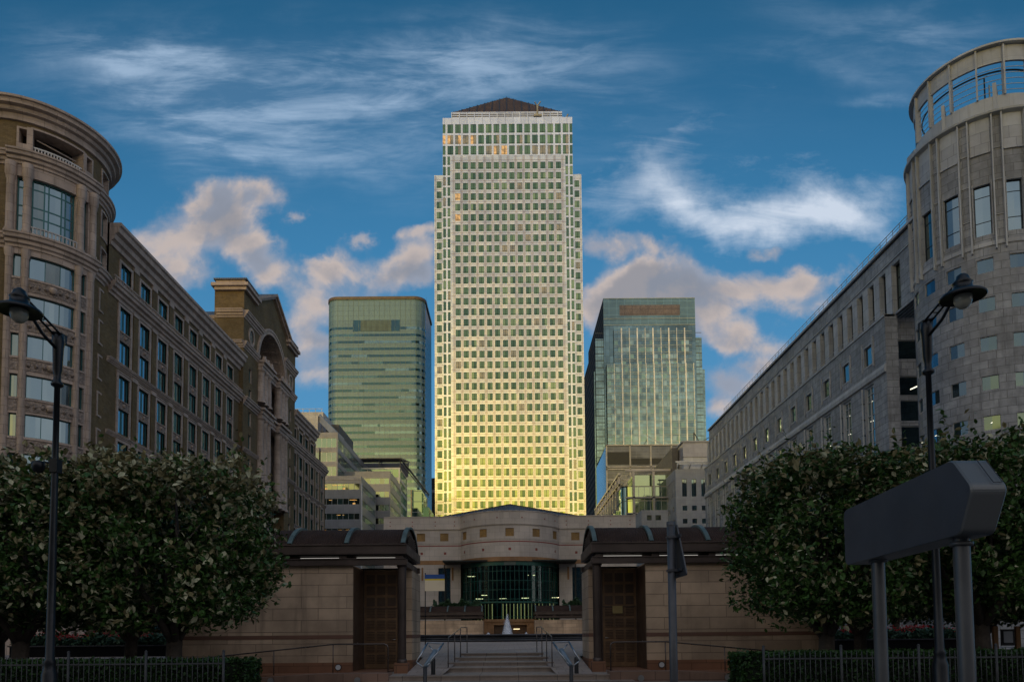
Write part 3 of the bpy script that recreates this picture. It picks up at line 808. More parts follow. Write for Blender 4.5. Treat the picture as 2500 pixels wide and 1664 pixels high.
# ================================================================== LEFT BRICK OFFICE BUILDING WITH ROTUNDA
def cornice(t, M, u0, u1, z0, z1, out, m, du=None, name='cornice'):
    h = z1 - z0
    b = MB()
    b.mprofile(M, u0, u1, [(0, z0), (-out * .15, z0 + h * .02), (-out * .2, z0 + h * .2), (-out * .45, z0 + h * .28), (-out * .5, z0 + h * .5), (-out * .8, z0 + h * .58), (-out * .85, z0 + h * .8), (-out, z0 + h * .86), (-out, z0 + h), (.3, z0 + h + .02)], m, du)
    return b.build(name, t)
def balustrade(t, M, u0, u1, z, h, d, m, step=.32, du=None):
    b = MB()
    b.mbox(M, u0, u1, z + h - .12, z + h, d - .08, d + .08, m, du); b.mbox(M, u0, u1, z, z + .1, d - .06, d + .06, m, du)
    u = u0 + step / 2
    while u < u1: b.mbox(M, u - .05, u + .05, z + .1, z + h - .12, d - .05, d + .05, m); u += step
    return b.build('balustrade', t)
def surround(b, M, u0, u1, z0, z1, w, pr, m, du=None):
    b.mbox(M, u0 - w, u0, z0 - w, z1 + w, -pr, .02, m); b.mbox(M, u1, u1 + w, z0 - w, z1 + w, -pr, .02, m)
    b.mbox(M, u0, u1, z1, z1 + w, -pr, .02, m, du); b.mbox(M, u0, u1, z0 - w, z0, -pr, .02, m, du)

def left_building():
    t = thing('brick_office_building', 'tan brick office building with round corner tower and pedimented arch, on the left', 'building', (-50, 100, 0))
    W = Windows(t)
    XF = -45.
    F = Plane(XF, 0, 0, 1, 1, 0)
    tops = [40.3, 36.3, 32.15, 28.25, 24.35, 20.4, 16.5, 12.6, 8.7, 4.9]
    GF = [gl_blue, gl_dark, gl_dark, gl_blue, gl_dark]
    def wing(ya, yb, starts, ytop=None, top_starts=None):
        ops = []; sur = MB(); spn = MB(); pil = MB()
        for s in starts:
            for k, z in enumerate(tops):
                ops.append((s, s + 2.35, z - 2.85, z, .24))
                W.add(F, s, s + 2.35, z - 2.85, z, .22, teal, GF, uf=[.5], bw=.12, mw=.34, zf=None, fd=.05)
            # stone strip around each pair of windows
            for (za, zb) in ((33.15, 40.3), (25.2, 32.15), (17.3, 24.35), (9.5, 16.5)):
                sur.mbox(F, s - .38, s, za, zb + .35, -.12, .02, trim); sur.mbox(F, s + 2.35, s + 2.73, za, zb + .35, -.12, .02, trim)
                sur.mbox(F, s, s + 2.35, zb, zb + .35, -.12, .02, trim)
                sur.mbox(F, s - .46, s + 2.81, zb + .35, zb + .47, -.2, .02, trim)
            for z in tops[:-1]:
                k = tops.index(z)
                if k in (0, 2, 4, 6):
                    zt, zb2 = z - 2.85, tops[k + 1]
                    spn = MB()
                    spn.mbox(F, s, s + 2.35, zb2, zt, -.07, .02, relief); c = F(s + 1.17, (zt + zb2) / 2, -.1)
                    spn.lathe([(.0, -.22), (.16, -.16), (.22, 0), (.16, .16), (0, .22)], c, trim, 10)
                    spn.mbox(F, s, s + 2.35, zt - .12, zt, -.16, -.07, trim)
                    if k < 6: spn.build('spandrel_panel', t)
        for s in (top_starts or starts):
            ops.append((s, s + 2.35, 42.9, 45.5, .24)); W.add(F, s, s + 2.35, 42.9, 45.5, .22, teal, GF, uf=[.5], bw=.12, mw=.34, fd=.05)
            surround(sur, F, s, s + 2.35, 42.9, 45.5, .32, .12, trim)
        m = MB(); zt = 46.6
        m.facade(F, ya - (1.8 if ya < 90 else 0), yb, 0, 42.0, ops, .42, brown_brick, trim)
        m.facade(F, ya, ytop or yb, 42.0, zt, ops, .42, brown_brick, trim)
        m.build('wall', t); sur.build('window_surrounds', t)
        # brick pilasters between the bays
        pb = MB()
        for s in starts[:-1]:
            c = s + 2.35 + (starts[1] - starts[0] - 2.35) / 2
            for (za, zb) in ((33.6, 40.9), (25., 32.8), (17., 24.7), (2, 16.8)):
                pb.mbox(F, c - .5, c + .5, za, zb, -.16, .01, brown_brick); pb.mbox(F, c - .62, c + .62, zb - .45, zb, -.24, .01, trim)
            pb.mbox(F, c - .5, c + .5, 42.8, 46.2, -.14, .01, brown_brick); pb.mbox(F, c - .6, c + .6, 45.9, 46.5, -.2, .01, trim)
        pb.build('pilasters', t)
        cornice(t, F, ya, yb, 40.75, 42.25, .95, trim)
        cornice(t, F, ya, yb, 32.85, 33.45, .45, trim, name='string_course')
        cornice(t, F, ya, yb, 24.6, 25.1, .35, trim, name='string_course')
        cornice(t, F, ya, ytop or yb, 46.4, 48.9, 1.35, trim, name='roof_cornice')
        balustrade(t, F, ya + .3, yb, 42.28, .75, -.55, trim)
    A_ = [81.63 + 4.49 * k for k in range(8)]
    wing(79.2, 118.5, A_)
    B_ = [147.9 + 4.45 * k for k in range(6)]
    wing(147.0, 174.4, B_, 164.5, B_[:4])
    # flat roofs and hidden rear
    m = MB()
    m.box(-78, XF, 80.5, 118.5, 48.6, 48.95, lead); m.box(-78, XF, 147, 164.5, 48.6, 48.95, lead); m.box(-78, XF, 164.5, 174.4, 41.6, 42.1, lead)
    m.face([(XF, 174.4, 0), (-78, 174.4, 0), (-78, 174.4, 41.8), (XF, 174.4, 41.8)], brown_brick)
    m.face([(XF, 164.5, 42), (-78, 164.5, 42), (-78, 164.5, 48.7), (XF, 164.5, 48.7)], brown_brick)
    m.face([(-78, 174.4, 0), (-78, 60, 0), (-78, 60, 48.7), (-78, 174.4, 48.7)], brown_brick)
    m.build('roof', t)
    # ---------------- pedimented pavilion
    XP = -44.35
    P = Plane(XP, 0, 0, 1, 1, 0); S = Plane(XP, 118.4, -1, 0, 0, -1); N_ = Plane(XP, 147.2, -1, 0, 0, 1)
    y0, y1, yc = 118.4, 147.2, 133.0
    ra = 7.6; zs = 50.7
    m = MB(); ops = []
    side = []
    for (s) in (121.0, 143.4):
        for z in [47.9, 44.2] + tops: side.append((s, s + 1.25, z - 2.5, z, .35))
    mid0, mid1 = yc - ra, yc + ra
    m.facade(P, y0, mid0, 0, 61.0, side + [], .35, brown_brick, trim)
    m.facade(P, mid1, y1, 0, 61.0, side, .35, brown_brick, trim)
    for s in side: W.add(P, *s[:4], .35, teal, gl_dark, nx=2, bw=.1, mw=.08)
    # gable strips above the arch
    apex = 66.0
    def top(y): 
        k = abs(y - yc); return apex - (k / 10.6) * 5.6
    n = 28
    for i in range(n):
        a = math.pi * i / n; b = math.pi * (i + 1) / n
        ya, yb = yc - ra * math.cos(a), yc - ra * math.cos(b)
        za, zb = zs + ra * math.sin(a), zs + ra * math.sin(b)
        m.face([P(ya, za), P(yb, zb), P(yb, top(yb)), P(ya, top(ya))], brown_brick, [(ya, za), (yb, zb), (yb, top(yb)), (ya, top(ya))])
        # coffered vault
        m.face([P(ya, za), P(yb, zb), P(yb, zb, 5), P(ya, za, 5)], trim, [(i * .85, 0), (i * .85 + .85, 0), (i * .85 + .85, 5), (i * .85, 5)])
    m.face([P(y0 + 4, 61), P(mid0, 61), P(mid0, top(mid0)), P(y0 + 4, top(y0 + 4))], brown_brick)
    m.face([P(mid1, 61), P(y1 - 4, 61), P(y1 - 4, top(y1 - 4)), P(mid1, top(mid1))], brown_brick)
    # west and east flanks above the wings and the lower wall
    m.facade(S, 0, 5, 0, 61, [], .3, brown_brick); m.facade(N_, 0, 5, 0, 61, [], .3, brown_brick)
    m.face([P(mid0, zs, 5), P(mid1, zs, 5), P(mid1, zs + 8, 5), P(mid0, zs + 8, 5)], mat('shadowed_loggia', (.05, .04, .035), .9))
    m.face([P(mid0, zs, 0), P(mid1, zs, 0), P(mid1, zs, 5), P(mid0, zs, 5)], trim)
    m.face([P(mid0, 0, 0), P(mid0, zs, 0), P(mid0, zs, 2.2), P(mid0, 0, 2.2)], brown_brick); m.face([P(mid1, 0, 0), P(mid1, zs, 0), P(mid1, zs, 2.2), P(mid1, 0, 2.2)], brown_brick)
    m.build('pediment_wall', t)
    # coffers
    m = MB()
    for i in range(11):
        a = math.pi * (i + .5) / 11
        for dd in (.6, 2.0, 3.4):
            c = P(yc - (ra - .12) * math.cos(a), zs + (ra - .12) * math.sin(a), dd + .5)
            tan = Vector((0, math.sin(a), math.cos(a))); nor = Vector((0, math.cos(a), -math.sin(a)))
            m.obox(c, tan * .16, Vector((.6, 0, 0)), nor * .12, trim)
    for dd in (.5, 1.9, 3.3):
        for i in range(n):
            a = math.pi * i / n; b = math.pi * (i + 1) / n
            m.face([P(yc - (ra - .25) * math.cos(a), zs + (ra - .25) * math.sin(a), dd), P(yc - (ra - .25) * math.cos(b), zs + (ra - .25) * math.sin(b), dd), P(yc - (ra - .25) * math.cos(b), zs + (ra - .25) * math.sin(b), dd + .3), P(yc - (ra - .25) * math.cos(a), zs + (ra - .25) * math.sin(a), dd + .3)], trim)
    m.build('coffered_vault', t)
    # archivolt
    m = MB()
    for i in range(n):
        a = math.pi * i / n; b = math.pi * (i + 1) / n
        for r0, r1, d0 in ((ra - .05, ra + .55, -.22), (ra + .55, ra + .95, -.34)):
            Q = lambda r, an, d: P(yc - r * math.cos(an), zs + r * math.sin(an), d)
            m.face([Q(r0, a, d0), Q(r0, b, d0), Q(r1, b, d0), Q(r1, a, d0)], trim)
            m.face([Q(r1, a, d0), Q(r1, b, d0), Q(r1, b, 0), Q(r1, a, 0)], trim); m.face([Q(r0, a, d0), Q(r0, b, d0), Q(r0, b, .2), Q(r0, a, .2)], trim)
    m.build('arch_moulding', t)
    # raking cornice
    m = MB()
    for sg in (-1, 1):
        ya, yb = yc + sg * 10.4, yc
        a = P(ya, top(ya) - .2); b = P(yb, top(yb) - .2)
        for o, h, dz in ((.9, .5, .45), (.5, .5, 0)):
            m.face([(a[0] + o, a[1], a[2] + dz), (b[0] + o, b[1], b[2] + dz), (b[0] + o, b[1], b[2] + dz + h), (a[0] + o, a[1], a[2] + dz + h)], trim)
            m.face([(a[0] + o, a[1], a[2] + dz), (b[0] + o, b[1], b[2] + dz), (b[0] - .1, b[1], b[2] + dz), (a[0] - .1, a[1], a[2] + dz)], trim)
        m.face([(a[0] + .9, a[1], a[2] + .95), (b[0] + .9, b[1], b[2] + .95), (b[0] - 4.2, b[1], b[2] + .95), (a[0] - 4.2, a[1], a[2] + .95)], lead)
    m.build('raking_cornice', t)
    # corner blocks
    for ya, yb in ((y0, y0 + 5.3), (y1 - 5.3, y1)):
        m = MB()
        x0 = XP - 4.4
        m.box(x0, XP + .02, ya - .02, yb, 57.2, 60.2, brown_brick)
        m.box(x0 - .5, XP + .55, ya - .55, yb + .3, 60.2, 60.75, trim); m.box(x0 - .9, XP + .95, ya - .95, yb + .5, 60.75, 61.3, trim); m.box(x0 - .3, XP + .3, ya - .3, yb + .1, 61.3, 61.95, trim); m.box(x0 - .6, XP + .6, ya - .6, yb + .3, 61.95, 62.2, lead)
        m.build('corner_block', t)
    for z0_, z1_, o in ((55.6, 56.9, .8), (50.4, 51.6, .6)):
        for a, b in ((y0, mid0 + (1.4 if z0_ > 55 else -.2)), (mid1 - (1.4 if z0_ > 55 else -.2), y1)):
            cornice(t, P, a, b, z0_, z1_, o, trim)
        cornice(t, S, 0, 4.6, z0_, z1_, o, trim); cornice(t, N_, 0, 4.6, z0_, z1_, o, trim)
    for a, b in ((y0, mid0), (mid1, y1)):
        cornice(t, P, a, b, 40.75, 42.1, .8, trim); cornice(t, P, a, b, 32.85, 33.45, .4, trim, name='string_course')
    # oculi
    for yo in (121.9, 144.0):
        m = MB(); c = P(yo, 53.6)
        for i in range(24):
            a, b = 2 * math.pi * i / 24, 2 * math.pi * (i + 1) / 24
            Q = lambda r, an, d: (c[0] + d, c[1] + r * math.cos(an), c[2] + r * 1.15 * math.sin(an))
            m.face([Q(1.0, a, .16), Q(1.0, b, .16), Q(1.4, b, .16), Q(1.4, a, .16)], trim); m.face([Q(1.4, a, .16), Q(1.4, b, .16), Q(1.4, b, 0), Q(1.4, a, 0)], trim)
            m.face([Q(1.0, a, .16), Q(1.0, b, .16), Q(1.0, b, .01), Q(1.0, a, .01)], trim)
        m.face([(c[0] + .012, c[1] + math.cos(2 * math.pi * i / 24), c[2] + 1.15 * math.sin(2 * math.pi * i / 24)) for i in range(24)], mat('dark_round_glass', (.02, .025, .025), .3))
        m.build('round_window', t)
    # giant columns in two tiers, recessed wall behind, entablatures
    cols = [126.2, 128.0, 129.9, 136.1, 138.0, 139.8]
    for y in cols:
        for (za, zb) in ((43.4, 49.3), (26.0, 40.6)):
            m = MB(); h = zb - za
            m.lathe([(.95, 0), (.95, .3), (.85, .35), (.75, .6), (.75, h * .5), (.66, h - .9), (.7, h - .85), (.66, h - .75), (.85, h - .25), (.95, h - .2), (.95, h)], (XP + .15, y, za), trim, 16)
            m.build('column', t)
    m = MB(); Pb = lambda u, z, d=0.: P(u, z, d + 2.0)
    op = [(131.2, 134.8, 37.5, 40.1, .3), (131.2, 134.8, 33.4, 36.4, .3), (131.2, 134.8, 29.3, 32.3, .3), (131.2, 134.8, 25.2, 28.2, .3), (131.6, 134.4, 42.6, 48.3, .8)]
    m.facade(Pb, mid0, mid1, 0, zs, op, .3, trim, trim)
    for k in range(12): m.mbox(Pb, 134.4, mid1, 42.8 + k * .5, 43.15 + k * .5, -.08, .02, trim)
    m.build('recessed_wall', t)
    for o in op[:4]: W.add(Pb, o[0], o[1], o[2], o[3], .1, teal, [gl_blue, gl_dark], uf=[.3, .7], bw=.12, mw=.12)
    W.add(Pb, 131.6, 134.4, 42.6, 48.3, .8, teal, gl_dark, nx=2, ny=2, bw=.12)
    for a, b, o in ((mid0, 131.1, 1.0), (131.1, 134.9, .3), (134.9, mid1, 1.0)):
        for (za, zb) in ((49.3, 50.9), (40.6, 42.3)):
            m = MB(); m.mbox(P, a, b, za, za + .6, -o + .15, 2.1, trim); m.mbox(P, a - .1, b + .1, za + .6, zb - .4, -o, 2.1, trim); m.mbox(P, a - .3, b + .3, zb - .4, zb, -o - .4, 2.1, trim); m.build('entablature', t)
    for y in cols: m = MB(); m.lathe([(.45, 0), (.5, .5), (.3, .6), (.4, .95), (.0, 1.1)], (XP + .8, y, 50.9), trim, 10); m.build('parapet_urn', t)
    # rear mass west of the pavilion with metal roof
    Rr = Plane(-48.7, 118.9, -1, 0, 0, -1)
    m = MB(); m.facade(Rr, 0, 11, 46, 55.0, [(1.4, 4.6, 49.5, 53.3, .8)], .8, brown_brick, trim); m.mquad(Rr, 1.4, 4.6, 49.5, 53.3, .8, mat('dark_opening', (.02, .015, .012), .9))
    surround(m, Rr, 1.4, 4.6, 49.5, 53.3, .3, .12, trim)
    m.face([(-59.7, 118.9, 46), (-59.7, 147, 46), (-59.7, 147, 55), (-59.7, 118.9, 55)], brown_brick)
    m.build('attic_wall', t); cornice(t, Rr, 0, 11, 54.8, 56.0, .6, trim)
    m = MB(); m.face([(-48.5, 118.6, 56), (-60, 118.6, 56), (-60, 124.5, 59.5), (-48.5, 124.5, 59.5)], lead, [(0, 0), (11, 0), (11, 6), (0, 6)])
    m.face([(-48.5, 124.5, 59.5), (-60, 124.5, 59.5), (-60, 147, 59.5), (-48.5, 147, 59.5)], lead)
    m.build('metal_roof', t)
    # ---------------- rotunda
    cx, cy, r = -51.9, 77., 6.95
    A = Arc(cx, cy, r); B = lambda u, z, d=0.: A(u, z, d - .45)
    U = lambda deg: R(deg) * r
    dr_tops = [40.4, 36.3, 32.25, 28.1, 24.1, 20.1, 16.1, 12.1, 8.1]
    m = MB(); ops = []
    nar = [(U(4.3), U(16.5), z - h, z, .4) for z, h in ((49.2, 2.8), (45.0, 2.3), (40.2, 2.2), (36.7, 2.4), (32.75, 2.4), (28.6, 2.4), (24.5, 2.4), (20.5, 2.4), (16.5, 2.4))]
    log = [(U(-59.6), U(-20.6), 51.2, 53.9, 1.6), (U(-69.5), U(-64), 51.2, 53.7, 1.2), (U(-17.2), U(-11.5), 51.2, 53.7, 1.2), (U(4), U(18), 51.9, 53.8, .8)]
    m.facade(A, U(-190), U(-75), 0, 55.0, [], .3, brown_brick, du=.5)
    m.facade(A, U(-75), U(-9), 50.0, 55.0, log, .8, brown_brick, trim, du=.6)
    m.facade(A, U(-9), U(62), 0, 55.0, nar + log[3:], .4, brown_brick, trim, du=.6)
    for o in log: m.mquad(A, o[0], o[1], o[2], o[3], o[4], mat('dark_opening', (1, 1, 1)), .6)
    m.build('rotunda_wall', t)
    for o in nar: W.add(A, *o[:4], .4, teal, gl_dark, nx=2, bw=.1, du=.6)
    # projecting stone bay
    m = MB(); cen = []; sd = []
    for z in dr_tops:
        cen.append((U(-60), U(-26.6), z - 2.35, z, .35)); 
        for a, b in ((-70.6, -65.0), (-22.3, -17.1)): sd.append((U(a), U(b), z - 2.35, z, .35))
    bigw = [(U(-59.2), U(-27.6), 42.6, 48.55, .45)]; bigs = [(U(-69.4), U(-64.2), 42.6, 48.5, .45), (U(-21.2), U(-16.9), 42.6, 48.5, .45)]
    m.facade(B, U(-75), U(-9), 0, 50.0, cen + sd + bigw + bigs, .35, trim, du=.6)
    for a in (-75, -9): m.face([B(U(a), 0), B(U(a), 50.0), A(U(a), 50.0), A(U(a), 0)], trim)
    m.build('bay_wall', t)
    for o in cen: W.add(B, *o[:4], .35, teal, [gl_blue, gl_blue, gl_pale], uf=[.34, .67], bw=.09, du=.6)
    for o in sd: W.add(B, *o[:4], .35, teal, gl_dark, bw=.09, du=.6)
    for o in bigw: W.add(B, *o[:4], .45, teal, [gl_dark, gl_blue], uf=[.28, .38, .68, .78], zf=[.34, .52, .84], bw=.14, mw=.12, du=.6)
    for o in bigs: W.add(B, *o[:4], .45, teal, gl_dark, zf=[.34, .52, .84], bw=.12, mw=.12, du=.6)
    for z in dr_tops[:-2]:
        for (a, b) in ((-60, -26.6), (-70.6, -65.0), (-22.3, -17.1)):
            m = MB(); m.mbox(B, U(a), U(b), z - 3.75, z - 2.62, -.06, .02, relief, .6); m.mbox(B, U(a), U(b), z - 2.6, z - 2.4, -.14, .02, trim, .6)
            if b != -26.6: m.build('relief_panel', t)
            else: wide = m
        m = wide
        p = B(U(-43.3), z - 3.15, -.12); m.lathe([(0, -.42), (.3, -.3), (.42, 0), (.3, .3), (0, .42)], p, trim, 12)
        for dg in range(-58, -26, 5):
            if abs(dg + 43.3) > 4: p = B(U(dg), z - 3.2, -.1); m.lathe([(0, -.25), (.2, 0), (0, .25)], p, relief, 8)
        m.build('relief_panel', t)
    for a in (-73.2, -62.0, -24.4, -13.0):
        m = MB()
        p = B(U(a), 42.5, -.12); m.lathe([(.45, 0), (.45, .3), (.37, .4), (.34, 5.4), (.4, 5.5), (.46, 5.9), (.52, 6.05), (.52, 7.2)], p, trim, 14)
        p = B(U(a), 0, .05); m.lathe([(.34, 0), (.31, 40.), (.4, 40.2), (.46, 40.9)], p, trim, 14)
        m.build('half_column', t)
    cornice(t, A, U(-190), U(62), 54.75, 56.4, 1.3, trim, .5, 'roof_cornice')
    m = MB(); m.mprofile(A, U(-190), U(62), [(0, 54.4), (-.25, 54.45), (-.25, 54.75)], trim, .5); m.build('frieze', t)
    m = MB(); m.face([(cx + 8.1 * math.cos(i * math.pi / 24), cy + 8.1 * math.sin(i * math.pi / 24), 56.35) for i in range(48)], lead); m.build('rotunda_roof', t)
    for (za, zb) in ((49.7, 51.0), (41.0, 42.4)):
        cornice(t, A, U(-190), U(-75), za, zb, .75, trim, .5); cornice(t, A, U(-9), U(62), za, zb, .75, trim, .5); cornice(t, B, U(-75.5), U(-8.5), za, zb, .8, trim, .5)
    balustrade(t, A, U(-59), U(-21), 51.2, .95, .1, mat('white_balusters', (.62, .6, .58), .6), .28, .6)
    balustrade(t, B, U(-59), U(-27.8), 42.5, .8, -.3, mat('pale_balusters', (.45, .43, .42), .6), .3, .6)
    m = MB()
    for a, b in ((-63.8, -59.8), (-20.4, -17.4)): m.mbox(A, U(a), U(b), 51.1, 54.0, -.12, .5, trim)
    for a, b in ((-71., -61), (-19.5, -11)): m.mbox(A, U(a), U(b), 51.0, 52.1, -.2, .3, trim, .5)
    m.build('loggia_piers', t)
    for o in log:
        m = MB(); surround(m, A, o[0], o[1], o[2], o[3], .2, .1, trim, .5); m.build('window_surround', t)
    for o in nar: m = MB(); surround(m, A, o[0], o[1], o[2], o[3], .2, .1, trim, .5); m.build('window_surround', t)
    m = MB(); a = Vector(A(U(-57), 53.2, .5)); b = Vector(A(U(-24), 52.8, .5)); m.tube([a, b], .07, trim, 8); m.build('window_cleaning_rail', t)
    W.finish()
left_building()

# ================================================================== RIGHT MARBLE OFFICE BUILDING
def right_building():
    t = thing('marble_office_building', 'grey marble office building with rounded corner tower and open crown, on the right', 'building', (50, 100, 0))
    W = Windows(t)
    XU, XL = 46.2, 45.0
    FU = Plane(XU, 0, 0, 1, -1, 0); FL = Plane(XL, 0, 0, 1, -1, 0)
    y1 = 161.5; gl_drum = glassmat('drum_glass', (.26, .38, .46), (.02, .04, .055), .04, .3, .004); gold = [gl_dark, gl_dark, gl_blue]
    # upper storey: deep piers
    m = MB(); ops = []; y = 81.3; k = 0
    st = []
    while y < 160:
        ops.append((y, y + 1.5, 39.25, 45.0, .5)); st.append(y); y += 2.8
    m.facade(FU, 76, y1, 39.0, 48.0, ops, .95, marble, marble_l)
    m.face([FU(y1, 0), FU(y1, 48), (78, y1, 48), (78, y1, 0)], marble)
    m.build('upper_wall', t)
    for s in st: W.add(FU, s, s + 1.5, 39.25, 45.0, .5, dark_metal, [gl_dark, gl_blue], nx=1, zf=[.3, .72], bw=.07, fd=.1)
    m = MB()
    for s in st: m.mbox(FU, s + 1.5, s + 2.8, 39.2, 45.05, -.22, .01, marble_l)
    m.build('piers', t)
    m = MB()
    m.mbox(FU, 76, y1 + .1, 47.75, 48.05, -.35, .4, marble_l); m.mbox(FU, 76, y1, 45.6, 45.75, -.1, .01, marble_l); m.mbox(FU, 78, 152, 48.05, 48.55, .5, 1.2, marble_l)
    m.mbox(FL, 82.8, y1, 38.85, 39.15, -.12, 1.2, marble_l)
    m.build('parapet', t)
    # roof railing
    m = MB(); yy = 78.
    while yy < 150: m.bar((XU - .1, yy, 48.05), (XU - .1, yy, 49.05), .05, white_steel); yy += 1.45
    m.bar((XU - .1, 78, 49.05), (XU - .1, 150, 49.05), .06, white_steel); m.bar((XU - .1, 78, 48.65), (XU - .1, 150, 48.65), .04, white_steel)
    m.bar((XL + .1, 82.9, 39.9), (XL + .1, y1, 39.9), .04, white_steel)
    m.bar((XL + .1, 82.9, 39.5), (XL + .1, y1, 39.5), .03, white_steel)
    yy = 83
    while yy < y1: m.bar((XL + .1, yy, 39.1), (XL + .1, yy, 39.9), .04, white_steel); yy += 2.8
    m.build('roof_railing', t)
    # lower block
    cen = [86.95 + 5.87 * k for k in range(13) if 86.95 + 5.87 * k < y1 - 1.5]
    m = MB(); ops = []
    for c in cen:
        ops.append((c - 1.15, c + 1.15, 34.2, 37.1, .3)); ops.append((c - 1.15, c + 1.15, 14.0, 31.9, .3))
        for z in (9.5, 5): ops.append((c - 1.15, c + 1.15, z - 2.4, z, .4))
    m.facade(FL, 82.8, y1, 0, 38.9, ops, .4, marble, marble_l)
    m.face([FL(y1, 0), FL(y1, 39), (XU, y1, 39), (XU, y1, 0)], marble)
    m.build('lower_wall', t)
    gg = [gl_dark, gl_blue]
    litm = mat('office_light_strip', (.9, .9, .8), .5, emit=(1, .93, .7), estr=1.6)
    for i, c in enumerate(cen):
        W.add(FL, c - .95, c + .95, 34.45, 36.85, .22, marble_l, gg, bw=.06, fd=.05)
        def ex(mp, M, u0, u1, z0, z1, d, i=i):
            if i < 3:
                for zz in (.9, .76): mp.obox(Vector(M(u0 + .95, z0 + (z1 - z0) * zz, d - .03)), (0, .35, .04), (.005, 0, 0), (0, 0, .04), litm)
        W.add(FL, c - 1.0, c + .8, 14.2, 31.7, .22, white_steel, gg, uf=[.5], zf=[.1, .2, .3, .4, .5, .6, .7, .8, .9, .95], bw=.09, mw=.07, fd=.15, extra=ex)
        for z in (9.5, 5): W.add(FL, c - 1.15, c + 1.15, z - 2.4, z, .4, white_steel, gl_dark, nx=2)
    m = MB()
    for c in cen:
        surround(m, FL, c - .95, c + .95, 34.45, 36.85, .2, .04, marble_l)
        m.mbox(FL, c - 1.45, c - 1.28, 33.9, 37.6, -.14, .01, marble_l); m.mbox(FL, c + 1.28, c + 1.45, 33.9, 37.6, -.14, .01, marble_l)
        m.mbox(FL, c - 1.32, c - 1.2, 13, 27.9, -.5, -.35, white_steel); m.mbox(FL, c + 1.2, c + 1.32, 13, 31.9, -.35, -.2, white_steel)
        for z in range(14, 31, 2): m.mbox(FL, c + 1.22, c + 1.45, z, z + .1, -.35, -.0, dark_metal)
    m.build('window_trim', t)
    m = MB(); m.mprofile(FL, 82.8, y1, [(0, 32.15), (-.25, 32.25), (-.3, 32.7), (-.12, 33.2), (0, 33.3)], marble_l); m.build('string_course', t)
    # end face with recessed strip between block and drum
    E_ = Plane(XL, 82.8, 1, 0, 0, -1); E2 = Plane(XL + 1.5, 83.6, 1, 0, 0, -1)
    m = MB(); m.facade(E_, 0, 1.5, 0, 39.1, [], .3, marble)
    m.face([E_(1.5, 0), E_(1.5, 39.1), E2(0, 39.1), E2(0, 0)], marble)
    ops = [(.25, 4.5, 34.0, 36.3, .25), (.25, 4.5, 29.6, 31.9, .25), (.25, 4.5, 26.5, 29.0, .25), (.25, 4.5, 23.4, 25.9, .25), (.25, 4.5, 18, 22.8, .25)]
    m.facade(E2, 0, 5, 0, 39.0, ops, .25, marble); m.build('recess_wall', t)
    for i, o in enumerate(ops):
        def ex2(mp, M, u0, u1, z0, z1, d, i=i):
            if i == 1: mp.obox(Vector(M(2.3, z0 + 1.0, d - .03)), (.5, 0, .22), (0, .01, 0), (0, 0, .07), litm)
        W.add(E2, *o[:4], .25, white_steel, gl_dark, nx=1, bw=.08, extra=ex2)
    # ---------------- rounded corner tower
    cx, cy, r = 52.6, 76., 6.93
    A = Arc(cx, cy, r); U = lambda d: R(d) * r
    mod = 23.3; c0 = -148.2
    cs = [c0 + mod * k for k in range(-2, 4)]
    small = [39.1, 35.1, 31.1, 27.1, 23.05, 19.05, 15.05, 11., 7.]
    m = MB(); ops = []
    for c in cs:
        ops.append((U(c - 6.1), U(c + 6.1), 41.5, 46.75, .35))
        for z in small: ops.append((U(c - 6.1), U(c + 6.1), z - 1.45, z, .16))
    m.facade(A, U(-215), U(-50), 0, 53.7, ops, .3, marble, marble_l, du=.5)
    m.build('tower_wall', t)
    m = MB()
    m.box(48.3, 50.5, 80.5, 82.5, 40, 55.0, marble); m.box(47.9, 49.8, 80.4, 82, 55.0, 57.6, marble_l)
    m.build('stair_core', t)
    for c in cs:
        W.add(A, U(c - 6.1), U(c + 6.1), 41.5, 46.75, .3, dark_metal, [gl_pale, gl_blue, gl_dark], nx=1, zf=[.28, .78], bw=.08, mw=.05, du=.8)
        for zi, z in enumerate(small):
            def ex3(mp, M, u0, u1, z0, z1, d, zi=zi, c=c):
                if zi == 4 and c < -120: mp.obox(Vector(M((u0 + u1) / 2, z0 + .75, d - .04)), (.22, .1, .09), (.005, 0, 0), (0, 0, .03), litm)
            W.add(A, U(c - 6.1), U(c + 6.1), z - 1.45, z, .14, marble_l, gl_drum, nx=1, bw=.05, fd=.03, du=.8, extra=ex3)
    # twin fins with stone strip between, horizontal breaks
    m = MB()
    for c in [c0 + mod * (k + .5) for k in range(-3, 4)]:
        for dd in (-3.4, 3.4):
            u = U(c + dd); m.mbox(A, u - .06, u + .06, 39.8, 53.8, -.34, .02, white_steel)
        for z in (43.3, 46.9, 50.2): m.mbox(A, U(c - 3.4), U(c + 3.4), z, z + .06, -.1, .02, marble_l)
        for dd in (-5.0, 5.0):
            m.mbox(A, U(c + dd) - .03, U(c + dd) + .03, 41.3, 47.0, -.12, .02, marble_l)
    m.build('fins', t)
    for c in cs: m = MB(); m.mbox(A, U(c - 7), U(c + 7), 49.9, 50.1, -.16, .02, marble_l, .5); m.mbox(A, U(c - 7), U(c + 7), 50.1, 52.2, -.05, .02, marble_l, .5); m.mbox(A, U(c - 7), U(c + 7), 52.25, 53.6, -.02, .02, white_steel, .5); m.build('spandrel', t)
    m = MB(); m.mbox(A, U(-215), U(-50), 40.3, 40.7, -.08, .02, marble_l, .5); m.build('string_course', t)
    m = MB(); m.mprofile(A, U(-235), U(-10), [(0, 53.6), (-.5, 53.75), (-.55, 53.95), (-.35, 54.1), (1.0, 54.2)], white_steel, .5); m.build('crown_cornice', t)
